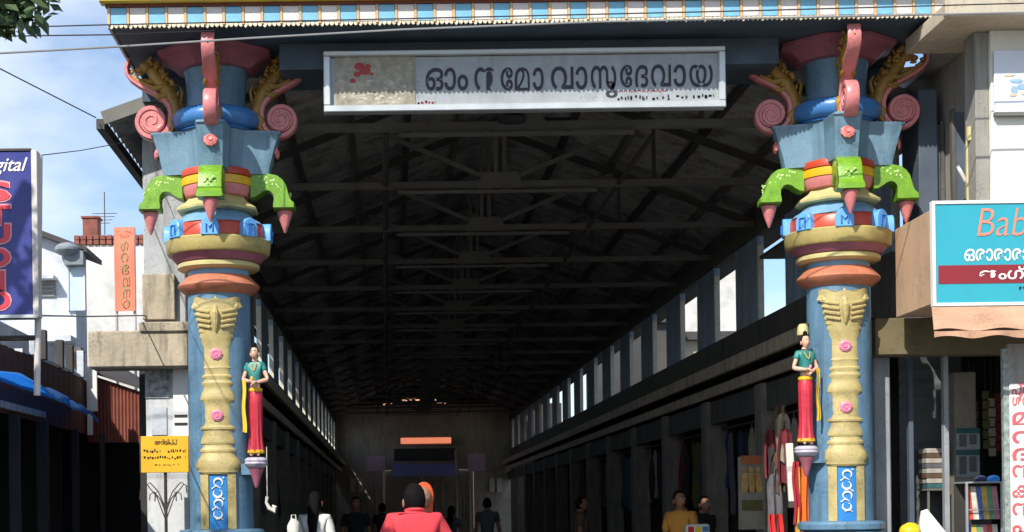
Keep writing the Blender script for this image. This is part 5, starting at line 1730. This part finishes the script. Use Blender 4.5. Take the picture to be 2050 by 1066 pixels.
# poster on the wall
x0, x1, z0, z1 = poster_box(1990, 101, 2110, 224, 13.84)
pt = thing('wall_poster', 'pale poster with a small bird-like emblem on the cream wall at the right edge', 'poster', ((x0 + x1) / 2, 13.84, z0))
part('panel', MB().box(x0, x1, 13.84, 13.87, z0, z1), POSTER, pt, 0.004)
part('bottom_edge', MB().box(x0, x1, 13.83, 13.88, z0 - 0.03, z0 - 0.001), STEEL, pt)
em = MB()
for dx, dz, rx_, rz_ in ((0.19, 0.27, 0.06, 0.02), (0.24, 0.22, 0.05, 0.03), (0.17, 0.19, 0.03, 0.04)):
    em.ball((x0 + dx, 13.837, z0 + dz), (rx_, 0.002, rz_), 12, 5)
part('blue_emblem', em, mat('pale blue print', (0.30, 0.45, 0.62), 0.5, 0.3, 12, 0), pt)
em = MB()
for dx, dz, rx_, rz_ in ((0.16, 0.15, 0.035, 0.02), (0.25, 0.16, 0.025, 0.015), (0.13, 0.32, 0.05, 0.012)):
    em.ball((x0 + dx, 13.837, z0 + dz), (rx_, 0.002, rz_), 12, 5)
part('tan_emblem', em, mat('pale tan print', (0.60, 0.50, 0.36), 0.5, 0.3, 12, 0), pt)

# tan canopy box with the cyan sign
YC = 13.7
xs0, zs1 = at(1872, 410, YC)
zs0 = at(1880, 607, YC)[1]
cb2 = thing('canopy_box', 'tan plastered canopy box over the shop right of the gate', 'canopy', (5.8, 14.2, zs0))
part('body', MB().box(xs0 + 0.02, 7.6, YC + 0.06, 14.85, zs0 + 0.01, zs1 - 0.01), TAN, cb2, 0.008)
sg_ = thing('shop_sign', 'cyan shop sign with coral script and a maroon band', 'sign', (5.8, YC, zs0))
part('face', MB().box(xs0, 7.6, YC, YC + 0.055, zs0, zs1), CYAN, sg_)
bw2 = 0.03
part('border', MB().box(xs0 - 0.002, 7.6, YC - 0.012, YC + 0.056, zs1 + 0.001, zs1 + bw2).box(xs0 - 0.002, 7.6, YC - 0.012, YC + 0.056, zs0 - bw2, zs0 - 0.001).box(xs0 - bw2, xs0 - 0.002, YC - 0.012, YC + 0.056, zs0 - bw2, zs1 + bw2), WHITEP, sg_, 0.003)
zm1, zm0 = at(1960, 531, YC)[1], at(1960, 568, YC)[1]
part('maroon_band', MB().box(xs0 + 0.02, 7.58, YC - 0.004, YC - 0.001, zm0, zm1), MAROON, sg_)
x0, x1, z0, z1 = poster_box(1955, 418, 2092, 490, YC)
text("Baby", CORALINK, sg_, x0, x1, z0, z1, YC - 0.002, shear=0.2, bold=-0.012)
x0, x1, z0, z1 = poster_box(1930, 499, 2170, 521, YC)
text("ഒരാരാരാരാരാരാ", WHITEP, sg_, x0, x1, z0, z1, YC - 0.002, bold=0.015)
x0, x1, z0, z1 = poster_box(1960, 534, 2140, 564, YC)
text("ഇംഗ്ലീഷ്", WHITEP, sg_, x0, x1, z0, z1, YC - 0.006, bold=0.015)
x0, x1, z0, z1 = poster_box(2040, 571, 2120, 580, YC)
part('small_print', smallprint(MB(), x0, x1, z0, z1, YC - 0.002, random.Random(2), 0.1), INK, sg_)
# tan awning with wavy valance
xa0 = at(1868, 616, 13.62)[0]
def aw(u, v):
    x = xa0 - 0.10 * v + (7.6 - xa0) * u
    y = 13.66 - 0.34 * v
    z = zs0 - 0.045 - 0.23 * v + 0.012 * sin(u * 40) * v
    return (x, y, z)
awn = thing('cloth_awning', 'tan cloth awning with wavy hem below the cyan sign', 'awning', (6, 13.5, zs0 - 0.35))
part('cloth', MB().sheet(aw, 60, 6, (0, -0.008, 0.004)), AWNING, awn, smooth=60)
part('valance', MB().sheet(lambda u, v: (xa0 - 0.10 + (7.6 - xa0) * u, 13.31 + 0.012 * sin(u * 60), zs0 - 0.285 - 0.05 * v + 0.012 * sin(u * 44) * v), 120, 2, (0, -0.008, 0)), AWNING, awn, smooth=60)
# lintel of the shop, pillars and contents
x0, x1, z0, z1 = poster_box(1750, 640, 2200, 708, 15.2)
part('shop_lintel', MB().box(4.62, 9, 15.1, 15.35, z0, z1), mat('olive brown lintel', (0.15, 0.12, 0.06), 0.75, 0.25, 2, 0.1, 0.4, (0.05, 0.04, 0.03)), rb, 0.01)
x0, x1, z0, z1 = poster_box(1748, 715, 1786, 1066, 15.3)
part('grey_pillar', MB().box(x0, x1, 15.3, 15.6, 0, z1), GREYPIL, rb, 0.012)
x0, x1, z0, z1 = poster_box(1790, 715, 1900, 1066, 16.2)
NS = 44
part('rolling_shutter', MB().sheet(lambda u, v: (x0 + 0.05 + (x1 + 0.1 - x0) * u, 16.2 + 0.016 * abs(sin(v * NS / 2 * pi)), 0.0 + z1 * v), 1, NS * 3, (0, 0.01, 0)), ROLLS, rb, smooth=50)
x0, x1, z0, z1 = poster_box(1888, 690, 1903, 1066, 15.28)
part('steel_post', MB().box(x0, x1, 15.28, 15.36, 0, z1), GREYPIL, rb, 0.005)
x0, x1, z0, z1 = poster_box(1910, 745, 1958, 1066, 15.8)
part('beige_pillar', MB().box(x0, x1, 15.8, 16.1, 0, z1), mat('dim beige pillar', (0.25, 0.23, 0.18), 0.75, 0.15, 3, 0.1, 0.3, D), rb, 0.01)
part('shop_rear_wall', MB().box(4.9, 10, 17.6, 17.7, 0, 3.38), SHOPDARK, rb)
x0, x1, z0, z1 = poster_box(1818, 715, 1832, 1066, 15.7)
part('steel_post', MB().box(x0, x1, 15.7, 15.78, 0, z1), SHUTTER, rb, 0.005)
for (pa, pb, pc_, pd, m, lab) in ((1914, 858, 1962, 900, POSTER, 'upper pale poster with dark pictures on the beige shop pillar'), (1914, 902, 1962, 955, POSTER, 'lower pale poster on the beige shop pillar')):
    x0, x1, z0, z1 = poster_box(pa, pb, pc_, pd, 15.78)
    p_ = thing('shop_poster', lab, 'poster', ((x0 + x1) / 2, 15.78, z0))
    part('sheet', MB().box(x0, x1, 15.78, 15.796, z0, z1), mat('dim shop poster', (0.28, 0.31, 0.32), 0.6, 0.3, 10, 0, 0.3, (0.1, 0.13, 0.14)), p_)
    part('band', MB().box(x0, x1, 15.776, 15.779, z1 - 0.05, z1), CLOTHS[6], p_)
    part('picture', MB().box(x0 + 0.03, x0 + 0.10, 15.776, 15.779, z0 + 0.03, z1 - 0.06).box(x0 + 0.13, x0 + 0.2, 15.776, 15.779, z0 + 0.05, z1 - 0.06), CLOTHS[4], p_)
# stacks of paper on a shelf
x0, x1, z0, z1 = poster_box(1852, 965, 1898, 978, 15.9)
sh = thing('shelf', 'steel shelf holding paper stacks before the dark rolling shutter', 'shelf', ((x0 + x1) / 2, 15.9, 0))
part('board', MB().box(x0, x1, 15.85, 16.15, z0 - 0.02, z0), STEEL, sh)
for xx in (x0 + 0.01, x1 - 0.02):
    part('leg', MB().box(xx, xx + 0.02, 15.86, 15.88, 0, z0 - 0.02), STEEL, sh)
rs = random.Random(6)
z = z0
for i in range(8):
    hgt_ = 0.048
    m = (CLOTHS[6], PAPER, CLOTHS[5], PAPER, CLOTHS[4], PAPER, CLOTHS[5], PAPER)[i]
    solo('paper_stack', MB().box(x0 + rs.uniform(0, 0.02), x1 - rs.uniform(0, 0.02), 15.87, 16.12, z + 0.001, z + hgt_), m, ('teal', 'cream', 'brown', 'cream', 'grey', 'cream', 'brown', 'cream')[i] + ' paper bundle, ' + ('lowest', 'second from below', 'third from below', 'fourth from below', 'fourth from the top', 'third from the top', 'second from the top', 'topmost')[i] + ' of the pile on the steel shelf', 'paper bundle', 'paper bundles piled on the shelf', 0.004)
    z += hgt_ + 0.002
# magazine rack
x0, x1, z0, z1 = poster_box(1932, 968, 2008, 1100, 15.0)
mr_ = thing('magazine_rack', 'wire magazine rack between the beige pillar and the white letter board', 'rack', ((x0 + x1) / 2, 15.0, 0))
part('shelf_top', MB().box(x0, x1, 15.0, 15.3, z1, z1 + 0.015), GREYPIL, mr_)
part('back_panel', MB().box(x0, x1, 15.28, 15.3, 0, z1), SHOPDARK, mr_)
for xx in (x0, x1 - 0.02):
    part('upright', MB().box(xx, xx + 0.02, 14.98, 15.0, 0, z1), GREYPIL, mr_)
for r_ in range(2):
    for i in range(6):
        xx = x0 + 0.035 + i * (x1 - x0 - 0.05) / 6
        zz_ = z1 - 0.34 - r_ * 0.36
        solo('magazine', MB().add([(xx, 15.02, zz_), (xx + 0.05, 15.02, zz_), (xx + 0.05, 15.10, zz_ + 0.31), (xx, 15.10, zz_ + 0.31), (xx, 15.035, zz_), (xx + 0.05, 15.035, zz_), (xx + 0.05, 15.115, zz_ + 0.31), (xx, 15.115, zz_ + 0.31)],
                                  [(0, 1, 2, 3), (7, 6, 5, 4), (0, 4, 5, 1), (1, 5, 6, 2), (2, 6, 7, 3), (3, 7, 4, 0)]), MAGS[(i + r_ * 2) % 6], ('red', 'cream', 'navy', 'gold', 'green', 'pink')[(i + r_ * 2) % 6] + ' magazine in the ' + ('upper' if r_ == 0 else 'lower') + ' row of the wire rack', 'magazine', 'magazines in the wire rack')
    part('wire', MB().tube([(x0, 15.0, z1 - 0.25 - r_ * 0.36), (x1, 15.0, z1 - 0.25 - r_ * 0.36)], 0.006, 6), GREYPIL, mr_)
for i, (pa, pb) in enumerate(((1964, 966), (1990, 966))):
    x, z = at(pa, pb, 15.1)
    solo('cloth_pouch', MB().ball((x, 15.12, z + 0.03), (0.06, 0.07, 0.04), 12, 8), CLOTHS[1] if i == 0 else TARP, ('dark' if i == 0 else 'blue') + ' cloth pouch lying on top of the magazine rack', 'pouch')
for i, (pxx, pyy, m) in enumerate(((1940, 790, 0), (1950, 800, 3), (1972, 780, 4), (1984, 795, 1), (1996, 785, 5))):
    x, z = at(pxx, pyy, 15.9)
    ps = thing('packet_strip', ('leftmost', 'second', 'middle', 'fourth', 'rightmost')[i] + ' strip of the five strips of small packets hanging behind the magazine rack', 'packet strip', (x, 15.9, z - 0.62))
    part('cord', MB().tube([(x, 15.9, z + 0.35), (x, 15.9, z - 0.6)], 0.004, 5), IRON, ps)
    for q in range(6):
        part('packet', MB().box(x - 0.035, x + 0.035, 15.88 - 0.01 * (q % 2), 15.897, z - 0.10 - q * 0.098, z - 0.015 - q * 0.098), CLOTHS[(0, 5, 2, 3, 0)[i]], ps, 0.004)
for i, (pxx, w, h) in enumerate(((1862, 0.26, 0.22), (1876, 0.22, 0.16))):
    x, z = at(pxx, 1030, 16.0)
    zb9 = 0.0 if i == 0 else 0.0
    bx9 = thing('cardboard_box', ('tall' if i == 0 else 'short') + ' brown carton standing under the steel shelf of paper', 'carton', (x, 16.02, 0))
    part('carton', MB().box(x - w / 2 + i * 0.26, x + w / 2 + i * 0.26 - 0.02, 15.92, 16.12, 0, 0.9 if i == 0 else 0.6), mat('brown cardboard', (0.30, 0.19, 0.10), 0.85, 0.15, 4, 0.1), bx9, 0.006)
    part('tape', MB().box(x - 0.02 + i * 0.26, x + 0.02 + i * 0.26, 15.915, 15.919, 0.05, 0.88 if i == 0 else 0.58), LEDGE, bx9)
# white board with red letters
YL = 13.75
x0, x1, z0, z1 = poster_box(2021, 768, 2105, 1110, YL)
lb_ = thing('letter_board', 'tall white board with a column of red Malayalam letters at the right edge', 'sign', ((x0 + x1) / 2, YL, 0))
part('panel', MB().box(x0, x1, YL, YL + 0.05, 0.3, z1), PLASTICW, lb_, 0.006)
part('side_strip', MB().box(x0 - 0.05, x0 - 0.002, YL + 0.01, YL + 0.06, 0.3, z1 + 0.3), mat('green grey strip', (0.28, 0.33, 0.30), 0.6, 0.55, 22, 0), lb_)
part('upper_panel', MB().box(x0 - 0.002, x1, YL + 0.012, YL + 0.06, z1 + 0.002, z1 + 0.34), BLDGG, lb_)
part('post', MB().box(x0 + 0.05, x0 + 0.1, YL + 0.062, YL + 0.11, 0, 3.0).box(x1 - 0.1, x1 - 0.05, YL + 0.062, YL + 0.11, 0, 3.0), STEEL, lb_)
for i, (chh, py) in enumerate(zip(("പ്ര", "ശ്രീ", "മ", "റ", "ദ", "ന", "ക", "ന", "പ", "ര"), (778, 800, 838, 876, 910, 944, 984, 1020, 1056, 1092))):
    xa2, zc3 = at(2026, py, YL)
    text(chh, REDINK, lb_, xa2 + (0 if i else -0.005), xa2 + 0.16, zc3 - 0.055, zc3 + 0.055, YL - 0.001, bold=0.02)
# yellow and white plastic things at the bottom right
bx_, bz_ = at(1822, 1056, 15.0)
yb3 = MB().ball((bx_, 15.0, bz_ - 0.04), (0.10, 0.09, 0.085), 18, 12, lambda q: q * (1 + 0.10 * mnoise.noise(q * 20)))
ytab = thing('side_table', 'small dark table at the foot of the grey shop pillar', 'table', (bx_ + 0.08, 15.05, 0))
part('top', MB().box(bx_ - 0.18, bx_ + 0.42, 14.85, 15.22, bz_ - 0.145, bz_ - 0.122), STEEL, ytab)
for xx in (bx_ - 0.16, bx_ + 0.38):
    for yy in (14.87, 15.18):
        part('leg', MB().box(xx, xx + 0.03, yy, yy + 0.03, 0, bz_ - 0.146), STEEL, ytab)
solo('yellow_sack', yb3, PLASTICY, 'bright yellow plastic sack beside the grey shop pillar at the bottom', 'sack')
wx2, wz2 = at(1850, 1030, 15.05)
ws = MB().add([(wx2 - 0.06, 15.0, bz_ - 0.12), (wx2 + 0.24, 15.0, bz_ - 0.12), (wx2 + 0.03, 15.05, wz2 + 0.05), (wx2 - 0.03, 15.05, wz2 + 0.03), (wx2 - 0.06, 15.12, bz_ - 0.12), (wx2 + 0.24, 15.12, bz_ - 0.12)],
              [(0, 1, 2, 3), (5, 4, 3, 2), (0, 3, 4), (1, 5, 2), (0, 4, 5, 1)])
solo('folded_cloth', ws, PLASTICW, 'white peaked cloth standing next to the yellow sack', 'cloth')

# building seen through the openings on the right, and greenery beyond
ob_ = thing('beige_house', 'beige and white house seen through the clerestory openings on the right', 'house', (9, 50, 0))
part('wall', MB().box(8.0, 9.95, 44, 62, 0, 6.2), mat('sunlit beige wall', (0.52, 0.45, 0.33), 0.8, 0.2, 0.8, 0.1, 0.3, (0.3, 0.25, 0.2)), ob_)
part('roof_slab', MB().box(7.8, 9.85, 43.7, 62.4, 6.2, 6.42), DARKROOF, ob_)
part('upper_wall', MB().box(8.1, 9.9, 44.3, 62, 6.42, 9.4), HOUSEW2, ob_)
for k in range(4):
    w_ = part('window', MB().box(7.97, 8.02, 45 + 4 * k, 46.4 + 4 * k, 3.8, 5.2), SHUTTER, ob_)
    part('frame', MB().box(7.94, 8.0, 44.9 + 4 * k, 44.998 + 4 * k, 3.7, 5.3).box(7.94, 8.0, 46.402 + 4 * k, 46.5 + 4 * k, 3.7, 5.3), WHITEP, w_)

nb2 = thing('dark_house', 'dark house wall blocking the farther clerestory openings on the right', 'house', (7.5, 50, 0))
part('wall', MB().box(7.1, 7.9, 43.2, 57, 0, 6.6), mat('dark brown grey house wall', (0.07, 0.065, 0.06), 0.85, 0.3, 1, 0.1), nb2)
part('roof', MB().box(7.02, 7.93, 43.0, 57.2, 6.602, 6.75), DARKROOF, nb2)

# ------------------------------------------------------------------ tree at top left
tree = thing('street_tree', 'tree whose dark leafy branch dips into the top left corner', 'tree', (-4.6, 9.4, 0))
part('trunk', MB().tube([(-4.6, 9.4, 0), (-4.55, 9.35, 2), (-4.6, 9.3, 4), (-4.3, 9.2, 5.5), (-4.0, 9.1, 6.4)], [0.2, 0.17, 0.14, 0.1, 0.05], 12), BARK, tree)
br = MB()
rl = random.Random(12)
tips = []
for e in ((-2.14, 9.0, 4.47), (-2.02, 9.1, 4.56), (-2.3, 8.9, 4.58), (-2.45, 9.0, 4.72), (-2.8, 9.1, 5.0), (-3.2, 9.3, 5.6), (-4.6, 9.6, 6.5), (-3.9, 8.8, 6.3), (-5.2, 9.2, 6.2), (-5.0, 9.9, 5.8), (-2.5, 9.3, 5.3)):
    e = Vector(e)
    s0 = Vector((-4.5, 9.3, 4.6))
    m0 = s0.lerp(e, 0.55) + Vector((0, 0, 0.35))
    br.tube([s0, m0, e], [0.05, 0.03, 0.008], 6)
    tips += [(m0, 0.4, 60), (e, 0.17 if e.x > -2.5 else 0.26, 110)]
part('branch', br, BARK, tree)
lv = MB()
for c, r, cnt in tips:
    for i in range(cnt):
        d = Vector((rl.gauss(0, 1), rl.gauss(0, 1), rl.gauss(0, 1))).normalized() * r * rl.random() ** 0.5
        p = c + d
        L_ = rl.uniform(0.07, 0.13)
        a = Vector((rl.uniform(-1, 1), rl.uniform(-1, 1), rl.uniform(-1.2, 0.3))).normalized()
        b = a.orthogonal().normalized() * L_ * 0.26
        n_ = a.cross(b).normalized() * L_ * 0.06
        lv.add([p, p + a * L_ * 0.5 + b + n_, p + a * L_, p + a * L_ * 0.5 - b + n_], [(0, 1, 2), (0, 2, 3)])
part('crown', lv, LEAFM, tree, smooth=0)

# ------------------------------------------------------------------ overhead wires
def wire(pts, Y, r, m, label, sag=0.0):
    P = []
    for i, (px, py) in enumerate(pts):
        yy = Y if not isinstance(Y, (list, tuple)) else Y[i]
        x, z = at(px, py, yy)
        P.append(Vector((x, yy, z)))
    Q = []
    for a, b in zip(P, P[1:]):
        for k in range(8):
            t = k / 8
            Q.append(a.lerp(b, t) - Vector((0, 0, sag * 4 * t * (1 - t))))
    Q.append(P[-1])
    solo('overhead_wire', MB().tube(Q, r, 6), m, label, 'wire')


wire([(-400, 64), (0, 56), (215, 50), (800, 38), (1500, 22), (2300, 0)], 13.2, 0.0055, WIREM, 'topmost black wire crossing the sky and the tiled frieze')
wire([(-400, 80), (0, 73), (220, 70), (430, 62)], [12.8, 12.8, 12.8, 14.0], 0.0055, WIREM, 'middle of the three wires running from the left to the cornice')
wire([(-400, 130), (0, 107), (250, 93), (500, 77), (800, 60), (1200, 44), (2300, 20)], 13.0, 0.0085, GREYWIRE, 'lowest and thickest of the three wires, rising across the dark soffit')
wire([(-200, 10), (0, 138), (192, 236)], [12.0, 13.5, 15.75], 0.006, WIREM, 'slanting wire coming down to the corner of the hall roof')
wire([(76, 312), (160, 302), (290, 278)], [11.6, 14.0, 16.3], 0.004, WIREM, 'thin short wire from the top of the studio sign to the hall')
wire([(60, 632), (180, 634), (292, 632)], [11.6, 14.0, 16.15], 0.007, GREYWIRE, 'level grey cable from the foot of the studio sign to the pillar')

for o in scene.objects:
    if o.name.split('.')[0] in ('small_print', 'picture_detail', 'tan_emblem', 'blue_emblem', 'red_figure_print', 'dot_pattern', 'scalloped_edge', 'pierced_gable_strip'):
        o['kind'] = 'stuff'
